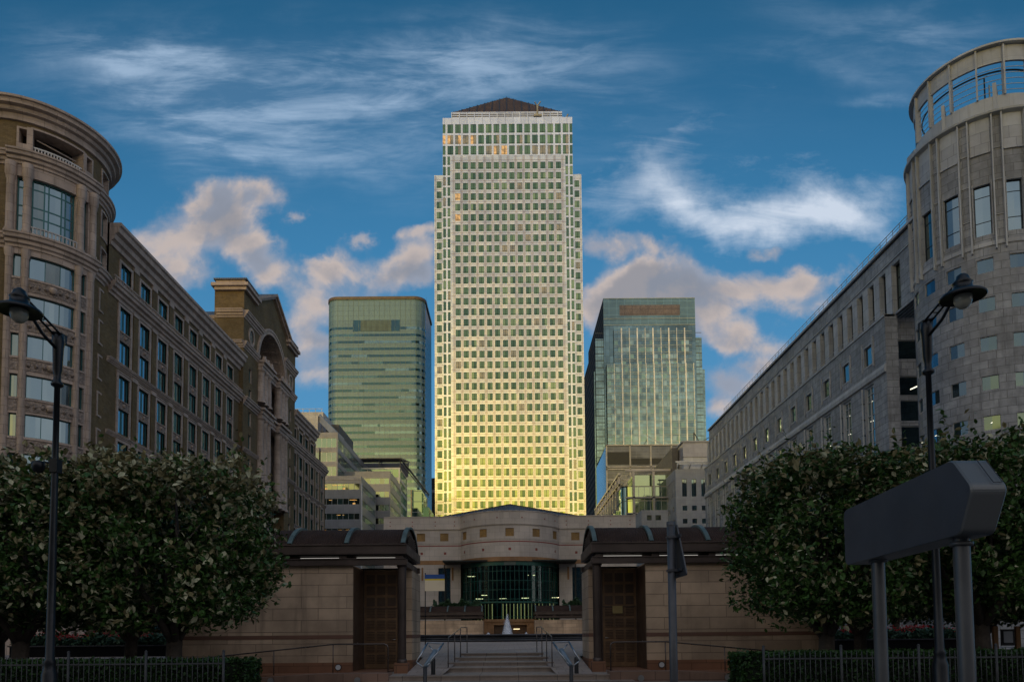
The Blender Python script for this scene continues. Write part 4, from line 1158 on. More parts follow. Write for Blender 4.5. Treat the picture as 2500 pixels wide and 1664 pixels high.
    m = MB(); c_ = (cx, cy); m.face([(cx + 6.8 * math.cos(i * math.pi / 24), cy + 6.8 * math.sin(i * math.pi / 24), 54.15) for i in range(48)], lead); m.build('tower_roof', t)
    G = Arc(cx, cy, 6.3); UG = lambda d: R(d) * 6.3
    m = MB(); m.mbox(G, UG(-232), UG(-20), 54.2, 56.05, 0, .25, white_steel, .5); m.build('crown_base', t)
    m = MB(); m.mbox(G, UG(-232), UG(-20), 59.6, 61.3, .05, .3, white_steel, .5); m.mbox(G, UG(-232), UG(-20), 61.3, 61.5, -.4, .35, white_steel, .5); m.build('crown_band', t)
    pn = MB(); 
    for k in range(-3, 6):
        a = -125.2 + 21.4 * k
        pn = MB(); pn.mbox(G, UG(a) - .08, UG(a) + .08, 56.0, 61.3, -.22, .35, white_steel); pn.build('crown_post', t)
    m = MB()
    for z in (56.6, 57.2, 57.8, 58.4, 59.0):
        q_ = MB(); q_.mbox(G, UG(-232), UG(-20), z - .025, z + .025, .15, .2, white_steel, .65); q_.build('crown_rail', t)
    m.mbox(G, UG(-232), UG(-20), 59.1, 59.22, .8, .92, dark_metal, .5)
    m.build('maintenance_track', t)
    for a in (-154, -112):
        m = MB(); p = G(UG(a), 54.2, -.1); m.prism([(p[0], p[1], 54.3), (p[0], p[1], 57.4), (p[0] + .6, p[1] + .5, 55.9), (p[0] + .6, p[1] + .5, 54.3)], (-.12, .1, 0), (.12, -.1, 0), white_steel); m.build('crown_bracket', t)
    m = MB(); p = Vector(G(UG(-118), 55.5, 1.2)); m.bar(p, p + Vector((0, 0, 3.6)), .1, dark_metal); m.bar(p + Vector((-.6, 0, 3.3)), p + Vector((.3, 0, 3.7)), .08, dark_metal); m.bar(p + Vector((.7, .3, 0)), p + Vector((.7, .3, 3.0)), .1, white_steel); m.build('roof_crane', t)
    m = MB(); m.box(XU, 78, 76, y1, 47.6, 47.9, lead); m.box(XU + 4, 70, 100, 150, 47.9, 50.0, greypanel); m.build('roof', t)
    W.finish()
right_building()

# ================================================================== TOWERS
def joints_mat(name, col, rough, pu, pz, ou, oz, uw, zw, jc, metal=0., var=.06, sub=None):
    """cladding with a grid of dark joint lines laid on the panel module (uv in metres)"""
    m = bpy.data.materials.new(name); m.use_nodes = True
    t = NT(m.node_tree); b = t.n['Principled BSDF']
    uv = t.new('ShaderNodeTexCoord').outputs['UV']; s = t.new('ShaderNodeSeparateXYZ'); t.l.new(uv, s.inputs[0])
    geo = t.new('ShaderNodeNewGeometry').outputs['Position']
    def line(x, p, o, w):
        f = t.math('FRACT', t.math('DIVIDE', t.math('SUBTRACT', x, o), p))
        return t.math('LESS_THAN', f, w / p)
    l = t.math('MAXIMUM', line(s.outputs[0], pu, ou, uw), line(s.outputs[1], pz, oz, zw))
    if sub:
        for (o1, o2) in sub: 
            l = t.math('MAXIMUM', l, t.math('MULTIPLY', line(s.outputs[0], pu, o1, uw) if o1 is not None else line(s.outputs[1], pz, o2, zw), .6))
    c = t.mix(t.maprange(t.noise(geo, .09, 4), .35, .65), tuple(x * (1 - var) for x in col), tuple(min(1, x * (1 + var)) for x in col))
    mp = t.new('ShaderNodeVectorMath', operation='SNAP'); t.l.new(uv, mp.inputs[0]); mp.inputs[1].default_value = (pu, pz / 2, 1)
    wn = t.new('ShaderNodeTexWhiteNoise'); t.l.new(mp.outputs[0], wn.inputs[0])
    c = t.mix(1., c, t.mix(wn.outputs[0], (.88, .88, .88), (1.08, 1.08, 1.08)), 'MULTIPLY')
    t.put(b.inputs['Base Color'], t.mix(l, c, jc)); b.inputs['Metallic'].default_value = metal
    t.put(b.inputs['Roughness'], t.math('ADD', t.math('MULTIPLY', wn.outputs[0], .08), rough))
    return m

def main_tower():
    t = thing('skyscraper', 'tallest central steel skyscraper with pyramid roof, its lower storeys glowing gold', 'skyscraper', (.95, 335, 0))
    P, Q = 3.458, 4.76
    steel = joints_mat('brushed_steel_panels', (.68, .69, .655), .22, P, Q, -22.67 - (P - 2.25) / 2 - .09, 211.87 + .85, .18, .16, (.26, .16, .11), .82, .05, sub=[(-22.67 - .2, None), (-22.67 + 2.32, None)])
    steel2 = mat('steel_fascia', (.72, .74, .76), .28, .8, var=.05, brick=(P, 30), off=0, joint=.3, msize=.06)
    g1 = glassmat('tower_glass_green', (.50, .68, .36), (.010, .042, .028), .05, .30, .01)
    g2 = glassmat('tower_glass_deep', (.36, .54, .33), (.007, .028, .020), .05, .26, .01)
    g3 = glassmat('tower_glass_bright', (.6, .72, .34), (.03, .07, .05), .07, .45, .01)
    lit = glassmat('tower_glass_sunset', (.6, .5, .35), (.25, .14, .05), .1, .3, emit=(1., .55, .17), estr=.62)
    lit2 = glassmat('tower_glass_blind', (.6, .6, .45), (.22, .17, .09), .12, .35)
    dk = mat('tower_mullion', (.018, .03, .022), .7, spec=.1)
    GT = [g1, g1, g1, g2, g3, g1, g2]
    W = Windows(t, split=False)
    F = Plane(0, 308, 1, 0, 0, -1)
    fl, fr = -24.75, 26.45
    m = MB(); ops = []
    rows = [211.87 - Q * k for k in range(44)]
    xs = [-22.67 + P * k for k in range(14)]
    for z in rows:
        for x in xs: ops.append((x, x + 2.25, z - 3.12, z))
    m.facade(F, fl, fr, 0, 215.0, ops, .2, steel, steel)
    for x, n in ((fl, -1), (fr, 1)): m.face([(x, 308, 0), (x, 308, 215), (x, 310, 215), (x, 310, 0)], steel)
    m.face([(fl, 308, 215), (fr, 308, 215), (fr, 310, 215), (fl, 310, 215)], steel)
    m.build('front_wall', t)
    def pick(x, z, top=False):
        r = random.random()
        if top: return g1
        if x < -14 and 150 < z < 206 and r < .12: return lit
        if 95 < z < 210 and r < .06: return lit2
        if z < 80 and r < .18: return g3
        return GT
    for z in rows:
        for x in xs: W.add(F, x, x + 2.25, z - 3.12, z, .17, dk, pick(x, z), uf=[.5], zf=[.2], bw=.0, mw=.12, fd=.05, tilt=.02)
    # wide upper body
    B = Plane(0, 310, 1, 0, 0, -1)
    m = MB(); ops = []
    bl, br = -28.35, 30.0
    ux = [-26.2 + P * k for k in range(16)]
    uppers = [230.95, 225.85, 220.9, 216.0]
    for i, z in enumerate(uppers):
        for x in ux[:]: 
            if i < 3: ops.append((x, x + 2.6, z - 4.1, z))
        if i < 3: ops.append((bl + .02, bl + 1.25, z - 4.1, z)); ops.append((br - 1.25, br - .02, z - 4.1, z))
    narrow = [216.0 - Q * k for k in range(44)]
    for z in narrow:
        for a, b in ((-28.25, -27.0), (-26.25, -25.05), (26.7, 27.9), (28.65, 29.9)): ops.append((a, b, z - 3.95, z))
    m.facade(B, bl, br, 0, 234.0, ops, .2, steel2)
    for x in (bl, br): m.face([(x, 310, 0), (x, 310, 234), (x, 362, 234), (x, 362, 0)], steel)
    m.face([(bl, 362, 0), (br, 362, 0), (br, 362, 234), (bl, 362, 234)], steel)
    m.face([(bl, 310, 234), (br, 310, 234), (br, 362, 234), (bl, 362, 234)], steel2)
    m.build('upper_wall', t)
    for i, z in enumerate(uppers[:3]):
        for j, x in enumerate(ux):
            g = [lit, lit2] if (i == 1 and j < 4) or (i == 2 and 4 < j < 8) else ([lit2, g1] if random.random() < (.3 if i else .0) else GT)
            W.add(B, x, x + 2.6, z - 4.1, z, .17, dk, g, uf=[.5], zf=[.12], bw=0, mw=.12, fd=.05)
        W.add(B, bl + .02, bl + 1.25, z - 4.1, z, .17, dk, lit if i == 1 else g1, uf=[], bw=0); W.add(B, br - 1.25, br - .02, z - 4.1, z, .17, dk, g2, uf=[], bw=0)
    for z in narrow:
        for a, b in ((-28.25, -27.0), (-26.25, -25.05), (26.7, 27.9), (28.65, 29.9)): W.add(B, a, b, z - 3.95, z, .17, dk, lit2 if random.random() < .08 else GT, uf=[], zf=[.12], bw=0, mw=.1)
    # recessed shoulders
    m = MB()
    srows = [207.1 - Q * k for k in range(43)]
    C = Plane(0, 314, 1, 0, 0, -1)
    ops = [(a, b, z - 3.12, z) for z in srows for a, b in ((-31.55, -29.3), (31.0, 33.2))]
    stm = joints_mat('shoulder_steel_panels', (.68, .69, .655), .22, P, Q, -32.1, 207.1 + .85, .14, .16, (.26, .16, .11), .82, .05)
    m.facade(C, -32.6, bl, 0, 210, ops, .2, stm); m.facade(C, br, 34.2, 0, 210, ops, .2, stm)
    for x in (-32.6, 34.2): m.face([(x, 314, 0), (x, 314, 210), (x, 357, 210), (x, 357, 0)], stm)
    m.face([(-32.6, 314, 210), (34.2, 314, 210), (34.2, 357, 210), (-32.6, 357, 210)], steel2)
    m.build('shoulder_wall', t)
    for z in srows:
        for a, b in ((-31.55, -29.3), (31.0, 33.2)): W.add(C, a, b, z - 3.12, z, .17, dk, pick(a, z), uf=[.5], zf=[.2], bw=0, mw=.12)
    W.finish()
    # louvred plinth and pyramid
    m = MB(); pl, pr, pf, pb = -24.7, 25.8, 314.2, 360
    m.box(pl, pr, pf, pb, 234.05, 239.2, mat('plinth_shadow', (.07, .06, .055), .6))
    Pm = Plane(0, pf, 1, 0, 0, -1)
    for z in (236.0, 236.9, 237.8, 238.7): m.mbox(Pm, pl, pr, z, z + .42, -.25, 0, steel2)
    x = pl
    while x < pr: m.mbox(Pm, x, x + .3, 234.05, 239.4, -.32, 0, steel2); x += P
    m.mbox(Pm, pl, pr, 239.2, 239.6, -.35, .3, steel2)
    m.build('louvred_plinth', t)
    pym = mat('pyramid_ribbed_metal', (.155, .10, .085), .5, .45, var=.15, vscale=.08, stain=0)
    rib = mat('pyramid_seam', (.035, .04, .06), .5, .3)
    m = MB(); ap = ((pl + pr) / 2, 339, 266.0); b0 = [(pl, pf, 239.6), (pr, pf, 239.6), (pr, pb + 2, 239.6), (pl, pb + 2, 239.6)]
    for i in range(4): m.face([b0[i], b0[(i + 1) % 4], ap], pym)
    m.build('pyramid_roof', t)
    m = MB()
    n = 15
    for i in range(-7, 8):
        x = ap[0] + i * P; k = 1 - abs(i * P) / ((pr - pl) / 2)
        m.bar((x, pf - .12, 239.7), (x, pf + (ap[1] - pf) * k - .12, 239.7 + (266.0 - 239.6) * k), .34, rib)
    for k in range(1, 16):
        f = k / 16; hw = (pr - pl) / 2 * (1 - f); m.bar((ap[0] - hw, pf + (339 - pf) * f - .06, 239.7 + 26.4 * f), (ap[0] + hw, pf + (339 - pf) * f - .06, 239.7 + 26.4 * f), .10, rib)
    m.build('roof_seams', t)
    m = MB(); gm = mat('crane_grey', (.25, .24, .22), .5, .3)
    m.box(12.8, 16.4, 312, 314, 236.2, 237.2, gm); m.bar((14.5, 313, 237), (14.5, 313, 241.8), .7, gm); m.bar((14.5, 313, 241.5), (13.3, 312.6, 243.2), .4, gm); m.bar((14.5, 313, 241.5), (16, 312.6, 243.4), .4, gm)
    m.bar((26.8, 313, 234), (28.4, 312.5, 237.2), .5, gm); m.box(26.3, 27.8, 312.5, 313.5, 234, 235.6, gm)
    m.build('roof_crane', t)
main_tower()

def band_material(name, col, metal=.3, rough=.25, brick=(1.5, 4.13), joint=.35, msize=.05, bvar=.04, var=.06, refl=None):
    return mat(name, col, rough, metal, var=var, vscale=.06, brick=brick, off=0, joint=joint, msize=msize, bvar=bvar)

def bank_tower():
    t = thing('glass_tower', 'pale green glass tower with rounded corners and brown roof rim, left of the central skyscraper', 'skyscraper', (-77, 430, 0))
    x0, x1, ya, yb, r = -106.1, -48.6, 410, 446, 6.5
    M, L = PathM([('l', x0, yb, x0, ya + r), ('a', x0 + r, ya + r, r, math.pi, 1.5 * math.pi), ('l', x0 + r, ya, x1 - r, ya), ('a', x1 - r, ya + r, r, 1.5 * math.pi, 2 * math.pi), ('l', x1, ya + r, x1, yb)])
    s0 = (yb - ya - r)                       # start of left corner
    pale = mat('pale_green_glass_skin', (.125, .21, .27), .3, .12, var=.08, vscale=.03, brick=(1.53, 2.066), off=0, joint=.5, msize=.05, bvar=.05)
    top = mat('pale_green_top_panels', (.145, .24, .295), .3, .12, var=.05, vscale=.03, brick=(3.06, 3.0), off=0, joint=.4, msize=.07, bvar=.03)
    side = glassmat('bank_side_glass', (.40, .41, .42), (.05, .06, .07), .12, .5, .02)
    cols = [glassmat('bank_glass_dark', (.18, .33, .38), (.01, .03, .03), .08, .3), glassmat('bank_glass_mid', (.28, .46, .50), (.03, .075, .07), .08, .3), glassmat('bank_glass_light', (.34, .52, .58), (.07, .13, .14), .07, .35)]
    m = MB(); e = s0 + r * math.pi / 2 * 2 + (x1 - x0 - 2 * r)
    m.mquad(M, 0, e, 0, 186.5, 0, pale, 1.0); m.mquad(M, 0, e, 186.5, 198.6, 0, top, 1.0)
    m.mquad(M, e, L, 0, 198.6, 0, side, 4)
    m.face([(x0, yb, 0), (x1, yb, 0), (x1, yb, 198), (x0, yb, 198)], pale); m.face([(x0 + 3, ya + 1.5, 198), (x1 - 3, ya + 1.5, 198), (x1, yb, 198), (x0, yb, 198)], lead)
    m.build('wall', t)
    m = MB(); m.mbox(M, 0, L, 198.6, 200.3, -.5, .5, mat('brown_roof_rim', (.12, .085, .06), .5), 1.0); m.build('roof_rim', t)
    mod = 1.53
    k0 = 0
    for k in range(38):
        z = 182.2 - 4.13 * k
        if z < 20: break
        m = MB(); u = s0 - 3
        lastc = 0
        lower = z < 110
        while u < e:
            if k < 1 and False: pass
            n = random.choice((1, 2, 3, 5, 8, 11)) if lastc == 1 else random.choice((3, 6, 9, 14, 18))
            if lower: g = random.choice((cols[1], cols[2], cols[2], cols[2]))
            else: g = cols[0] if lastc == 1 or random.random() < .45 else random.choice(cols[1:])
            lastc = 0 if g is cols[0] else 1
            v = min(e, u + n * mod)
            m.mquad(M, u, v, z - 1.45, z, -.06, g, mod)
            u = v
        m.build('window_band', t)
    m = MB(); c = s0 + r * math.pi / 2 - r
    m.mquad(M, c + 15.5, c + 43, 179.6, 186.3, -.1, cols[0], 1.53); m.mquad(M, c + 20, c + 38, 179.7, 186.2, -.14, mat('louvre_panel', (.06, .10, .11), .4, .2, brick=(1.53, 7), off=0, joint=.5, msize=.1), 1.53); m.build('top_panel', t)
    m = MB()
    for i in range(int(e / mod)):
        if i * mod > s0 - 2 and i % 2 == 0: m.mbox(M, i * mod - .04, i * mod + .04, 10, 198.5, -.16, .0, mat('bank_mullion', (.16, .21, .18), .5))
    for i in range(70):
        z = 14 + i * 2.75
        p = M(e + .1, z); m.bar((x1 + .05, ya + r, z), (x1 + .05, yb, z - 6), .05, mat('bank_mullion', (.1, .1, .1)))
    m.build('mullions', t)
bank_tower()

def dark_tower():
    t = thing('distant_tower', 'thin sliver of a dark tower just left of the golden skyscraper', 'skyscraper', (-52, 500, 0))
    m = MB(); c = mat('dark_tower_skin', (.05, .055, .06), .3, .4, brick=(3, 4), off=0, joint=.4, msize=.3)
    m.box(-53.5, -46, 480, 500, 0, 108, c); m.box(-53.8, -45.7, 479.7, 500.3, 98, 100, greypanel); m.build('wall', t)
dark_tower()

def glass_tower2():
    t = thing('glass_tower', 'stepped green glass tower with white vertical fins, right of the central skyscraper', 'skyscraper', (85, 440, 0))
    g = mat('green_blue_glass_wall', (.125, .21, .245), .16, .62, var=.3, vscale=.05, brick=(2.3, 4.1), off=0, joint=.35, msize=.08, bvar=.22)
    g_b = mat('green_blue_glass_wall_pale', (.19, .30, .31), .16, .62, var=.3, vscale=.05, brick=(2.3, 2.05), off=0, joint=.4, msize=.07, bvar=.2)
    topg = mat('top_glass_screen', (.12, .20, .22), .2, .5, var=.15, vscale=.05, brick=(4.6, 4.1), off=0, joint=1.7, msize=.12, bvar=.08)
    dkg = mat('stone_side_grid', (.22, .165, .12), .85, 0, var=.3, vscale=.3, brick=(3.2, 4.1), off=0, joint=.12, msize=1.1, bvar=.2, spec=.1)
    fin = mat('white_fin', (.72, .70, .66), .35, .3); spn = mat('spandrel_line', (.32, .36, .34), .35, .4)
    brown = mat('brown_top_glass', (.15, .12, .11), .3, .3, brick=(4.6, 3.), off=0, joint=.6, msize=.15)
    m = MB()
    blocks = [(56.5, 110.4, 411, 492, 198.7), (62.2, 107.8, 409.8, 412, 179.5), (57.6, 109.0, 408.6, 412, 158.3), (51.6, 56.6, 412, 490, 174.8), (110.3, 114.2, 412, 485, 175.2), (114.1, 115.9, 413, 480, 156.5), (50.8, 57, 414, 488, 156)]
    for i, (a, b, c, d, h) in enumerate(blocks):
        mm = g if i in (0, 1) else g_b
        m.face([(a, c, 0), (b, c, 0), (b, c, h), (a, c, h)], mm)
        m.face([(a, c, 0), (a, d, 0), (a, d, h), (a, c, h)], dkg); m.face([(b, c, 0), (b, d, 0), (b, d, h), (b, c, h)], g_b)
        m.face([(a, c, h), (b, c, h), (b, d, h), (a, d, h)], lead)
    m.build('wall', t)
    T = Plane(0, 411, 1, 0, 0, -1)
    m = MB(); m.mquad(T, 56.5, 110.4, 182.5, 198.6, -.06, topg); m.mquad(T, 66, 101.5, 188.2, 194.5, -.1, brown); m.build('top_screen', t)
    m = MB(); m.mbox(T, 62.5, 70, 180, 181.3, -.2, 0, g_b); 
    for z in (182.3, 198.3, 186.2): m.mbox(T, 56.5, 110.4, z, z + .35, -.25, 0, spn)
    m.build('top_rail', t)
    F1, F2 = Plane(0, 409.8, 1, 0, 0, -1), Plane(0, 408.6, 1, 0, 0, -1)
    k = 0; z = 178.2
    while z > 20:
        m = MB()
        if z > 160:
            m.mbox(F1, 62.2, 107.8, z - .25, z, -.12, 0, spn); m.mbox(F1, 62.2, 107.8, z - 1.35, z - 1.2, -.12, 0, spn)
        else:
            m.mbox(F2, 57.6, 109, z - .25, z, -.12, 0, spn); m.mbox(F2, 57.6, 109, z - 1.35, z - 1.2, -.12, 0, spn)
        m.mbox(Plane(0, 412, 1, 0, 0, -1), 51.6, 56.5, z - .3, z, -.15, 0, mat('dark_band', (.1, .11, .1), .5)); m.mbox(Plane(0, 412, 1, 0, 0, -1), 110.4, 114.1, z - .3, z, -.15, 0, mat('dark_band', (.1, .11, .1)))
        m.build('floor_band', t); z -= 4.1; k += 1
    x = 57.9; i = 0
    xs = [62.0 + 4.62 * k for k in range(-1, 11)]
    for i, x in enumerate(xs):
        w = .34 if i % 2 else .72
        m = MB()
        if 62.2 <= x <= 107.8:
            if x > 63: m.mbox(F1, x - w / 2, x + w / 2, 158.3, 180.0, -.5, 0, fin)
            m.mbox(F2, x - w / 2, x + w / 2, 20, 158.6, -.5, 0, fin)
        elif x > 107.8 or x < 62.2: 
            m.mbox(F2, x - w / 2, x + w / 2, 20, 158.6, -.4, 0, fin) if 57.6 < x < 109 else None
        if m.v: m.build('fin', t)
    # random brighter panes
    m = MB(); gp = [mat('pane_pale', (.30, .42, .40), .14, .6), mat('pane_green', (.22, .34, .28), .14, .6), mat('pane_deep', (.11, .18, .20), .14, .62)]
    seen = set()
    for _ in range(420):
        i = random.randrange(0, 20); j = random.randrange(0, 30)
        if (i, j) in seen: continue
        seen.add((i, j))
        z = 157 - 4.1 * j; a = 57.9 + 2.31 * i * 1.08
        q = 1 if 60 < z < 120 else 0
        m.mquad(F2, a, a + 2.1, z - 3.4, z - .3, -.04, random.choice(gp[q:] if not q else gp[:2]))
    for _ in range(60):
        i = random.randrange(0, 19); j = random.randrange(100, 105)
        if (i, j) in seen: continue
        seen.add((i, j)); j -= 100
        z = 178.2 - 4.1 * j; a = 62.4 + 2.31 * i
        m.mquad(F1, a, a + 2.1, z - 3.9, z - 1.5, -.04, random.choice(gp))
    tag(m.build('panes', t), kind='stuff')
glass_tower2()

# ================================================================== MIDDLE-DISTANCE OFFICES
def strip_block(t, W, x0, x1, ya, yb, z0, z1, pitch, h, wall, glass, frame, pu=1.45, right=True, top=1.2, sides=('f', 'r'), lit=None, hb=None):
    F = Plane(0, ya, 1, 0, 0, -1)
    m = MB(); ops = []; ro = []
    z = z1 - top
    sx = x1 if right else x0; nx = 1 if right else -1
    Sd = Plane(sx, 0, 0, 1, nx, 0)
    while z - h > z0:
        if 'f' in sides: ops.append((x0 + .4, x1 - .4, z - h, z)); W.add(F, x0 + .4, x1 - .4, z - h, z, .12, frame, glass, nx=max(1, int((x1 - x0 - .8) / pu)), bw=.06, mw=.1, extra=lit)
        if 'r' in sides: ro.append((ya + .5, yb - .4, z - h, z)); W.add(Sd, ya + .5, yb - .4, z - h, z, .12, frame, glass, nx=max(1, int((yb - ya) / pu)), bw=.06, mw=.1)
        z -= pitch
    m.facade(F, x0, x1, z0, z1, ops, .15, wall); m.facade(Sd, ya, yb, z0, z1, ro, .15, wall)
    ox = x0 if right else x1
    m.face([(ox, ya, z0), (ox, yb, z0), (ox, yb, z1), (ox, ya, z1)], wall); m.face([(x0, ya, z1), (x1, ya, z1), (x1, yb, z1), (x0, yb, z1)], lead)
    return m
def mids():
    dkglass = glassmat('office_glass_dark', (.42, .52, .52), (.012, .016, .016), .05, .35); tealg = glassmat('office_glass_teal', (.32, .46, .47), (.03, .06, .06), .05, .45)
    paleg = glassmat('office_glass_pale', (.30, .40, .43), (.10, .125, .13), .08, .4)
    amber = mat('amber_office_light', (.9, .6, .2), .5, emit=(1, .5, .12), estr=.6)
    grey = mat('grey_granite_cladding', (.19, .20, .22), .4, .1, var=.08, brick=(1.45, 1.3), off=0, joint=.55, bvar=.05); beige = mat('beige_granite_cladding', (.25, .245, .25), .5, var=.08, brick=(1.45, 1.1), off=0, joint=.5)
    metal = mat('grey_metal_frame', (.30, .31, .32), .4, .5)
    # c : grey banded office in front
    t = thing('grey_office_block', 'grey banded office block with amber lit windows beyond the brick building', 'office block', (-46, 205, 0)); W = Windows(t)
    def exl(mp, M, u0, u1, z0, z1, d):
        for _ in range(7):
            u = random.uniform(u0, u1 - 1.2); mp.mbox(M, u, u + random.uniform(.4, 1.2), z1 - .5, z1 - .38, d - .03, d - .02, amber)
            mp.mbox(M, u + .2, u + .9, z0 + .1, z0 + .5, d - .03, d - .02, amber) if random.random() < .25 else None
    m = strip_block(t, W, -58, -41.5, 200, 222, 0, 46.7, 4.25, 1.75, grey, [dkglass, dkglass, tealg], metal, top=2.1, lit=exl)
    m.mbox(Plane(0, 200, 1, 0, 0, -1), -58, -41.5, 45.6, 46.75, -.1, 0, beige)
    m.build('wall', t); m = MB(); m.box(-41.5, -41.2, 199.8, 200.5, 0, 44.6, white_steel); m.build('corner_fin', t)
    m = strip_block(t, W, -56, -37.3, 224, 246, 0, 53.6, 4.25, 1.9, grey, [dkglass, tealg], metal, top=2.2)
    m.build('rear_wall', t); W.finish()
    # b : pale banded block above
    t = thing('pale_office_block', 'pale office block with beige bands and grey rooftop plant, left of the green glass tower', 'office block', (-58, 230, 0)); W = Windows(t)
    m = strip_block(t, W, -72, -51.8, 215, 262, 0, 63.6, 4.35, 2.9, beige, [paleg, paleg, tealg], metal, top=1.75)
    m.build('wall', t); W.finish()
    m = MB(); m.box(-78, -62.5, 232, 250, 60, 74.0, greypanel); m.box(-78, -61.8, 236, 262, 70, 76.6, greypanel); m.build('plant_room', t)
    m = MB(); m.box(-61.8, -57.5, 240, 262, 60, 73.5, mat('dark_plant_screen', (.06, .06, .065), .6, brick=(.6, .6), off=0, joint=.4)); m.bar((-62.5, 233, 74), (-53, 226, 63.8), .6, metal, 2.0); m.build('plant_screen', t)
    m = MB(); 
    for a, b in (((-77, 236, 77.7), (-62, 236, 77.7)),): m.bar(a, b, .12, metal)
    for i in range(8): m.bar((-77 + i * 2.1, 236, 76.6), (-77 + i * 2.1, 236, 77.7), .12, metal)
    m.build('roof_railing', t)
    # e : glass office with sloping canopy
    t = thing('canopied_glass_office', 'small green glass office under a dark sloping roof canopy left of centre', 'office block', (-42, 262, 0)); W = Windows(t)
    wallg = mat('white_metal_band', (.45, .46, .44), .4, .2)
    gr = glassmat('canopy_office_glass', (.32, .48, .47), (.04, .085, .08), .05, .4)
    m = strip_block(t, W, -54.6, -38.3, 250, 268, 0, 60.9, 4.1, 3.0, wallg, [gr, gr, tealg], metal, top=.5, pu=2.2)
    m.build('wall', t); W.finish()
    m = MB(); m.box(-36.8, -32.8, 268, 285, 0, 56.5, tealg); m.box(-33.2, -31.7, 282, 300, 0, 52.5, tealg); m.build('side_wing', t)
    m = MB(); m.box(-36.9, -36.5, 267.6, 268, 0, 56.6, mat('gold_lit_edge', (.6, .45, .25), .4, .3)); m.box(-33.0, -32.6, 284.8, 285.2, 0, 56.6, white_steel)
    for k in range(14): m.box(-36.4, -32.9, 267.85, 267.98, 4 + k * 4, 4.15 + k * 4, white_steel)
    m.build('facade_frame', t)
    m = MB(); dk = mat('dark_canopy_slats', (.05, .05, .055), .5)
    for i in range(12):
        y = 248 + i * 1.6; m.box(-56, -37.5, y, y + .45, 63.6 + i * .28, 63.9 + i * .28, dk)
    m.bar((-37.6, 247, 63.4), (-37.6, 268, 67.2), .5, dk); m.bar((-56, 247, 63.4), (-56, 268, 67.2), .5, dk); m.bar((-48, 247, 63.4), (-48, 268, 67.2), .5, dk)
    m.bar((-37.6, 247, 63.4), (-32.6, 290, 59), .5, dk); m.bar((-37.6, 247, 61.9), (-32.6, 290, 58), .25, dk)
    m.face([(-56, 266, 61), (-37.6, 266, 61), (-37.6, 268, 66.9), (-56, 268, 66.9)], dk)
    for x in (-54, -46, -38.5): m.bar((x, 252, 60.9), (x, 252, 64.3), .3, dk)
    m.build('canopy', t)
    # f : framed dark glass office on the right
    t = thing('framed_glass_office', 'dark glass office in a pale metal frame below the stepped glass tower', 'office block', (55, 310, 0))
    frame = mat('pale_frame_metal', (.31, .295, .285), .4, .2); dg = mat('smoky_glass_wall', (.09, .095, .105), .15, .5, var=.35, vscale=.12, brick=(3.2, 1.2), off=0, joint=1.6, msize=.06)
    bl = mat('blue_side_glass', (.25, .36, .44), .12, .6, var=.2, brick=(3, 4), off=0, joint=1.5)
    m = MB(); m.face([(41.7, 300, 0), (80, 300, 0), (80, 300, 81.5), (41.7, 300, 81.5)], dg); m.face([(41.7, 300, 0), (41.7, 335, 0), (41.7, 335, 80), (41.7, 300, 81.5)], bl)
    m.face([(41.7, 300, 81.4), (80, 300, 81.4), (80, 335, 81.4), (41.7, 335, 81.4)], lead); m.build('wall', t)
    F = Plane(0, 300, 1, 0, 0, -1)
    m = MB()
    for x in (41.4, 51.4, 60.2, 69): m.mbox(F, x, x + .6, 0, 81.5, -.5, 0, frame)
    for z in (81.2, 70.9, 71.9, 53): m.mbox(F, 41.4, 80, z, z + .5, -.5, 0, frame)
    for z in (66.5, 62, 57.7): m.mbox(F, 41.4, 80, z, z + .4, -.3, 0, frame); 
    m.mbox(F, 42, 51.3, 73.2, 78.6, -.1, 0, dark_metal); m.mbox(F, 52, 60, 73.2, 75.8, -.1, 0, dark_metal); m.mbox(F, 60.9, 68.8, 73.2, 75.8, -.1, 0, dark_metal)
    for z in (64, 60, 55.5): m.mbox(F, 42, 48.5, z - 1, z + 1, -.08, 0, dark_metal)
    m.build('facade_frame', t)
    m = MB(); m.bar((58, 302, 81.9), (59.5, 302, 84.6), .3, dark_metal); m.bar((59, 302, 86.5), (66, 302, 82.2), .25, metal); m.build('roof_crane', t)
    # g : glass block with metal pergola
    t = thing('pergola_glass_office', 'glass office with rounded corner and open metal roof frame, in front of the framed office', 'office block', (38, 220, 0)); W = Windows(t)
    x0 = 32.6; gb = glassmat('pergola_glass_blue', (.48, .62, .68), (.03, .06, .07), .04, .5); gg = glassmat('pergola_glass_green', (.5, .66, .55), (.05, .08, .06), .05, .4)
    Mr, L = PathM([('l', 32.2, 262, 32.2, 203), ('a', 35.2, 203, 3, math.pi, 1.5 * math.pi), ('l', 35.2, 200, 56, 200)])
    m = MB(); m.mquad(Mr, 0, L, 0, 43.2, .1, frame, 1); m.face([(32.2, 262, 43.2), (32.2, 200, 43.2), (56, 200, 43.2), (56, 262, 43.2)], lead); m.build('wall', t)
    z = 43.0
    while z > 4:
        W.add(Mr, 0, 59 - .05, z - 3.9, z, 0, white_steel, gb, nx=20, ny=1, bw=.08, mw=.09); W.add(Mr, 59, 59 + 4.71, z - 3.9, z, 0, white_steel, gg, nx=1, bw=0, du=.5); W.add(Mr, 63.8, L, z - 3.9, z, 0, white_steel, gg, nx=13, bw=.08, mw=.1)
        z -= 4.05
    W.finish()
    m = MB()
    for x in (35.4, 41.0, 46.5): m.box(x - .3, x + .3, 199.2, 199.8, 30, 47.8, frame)
    for x in (35.4, 41.0, 46.5): m.box(x - .3, x + .3, 199.2, 199.8, 0, 30, frame)
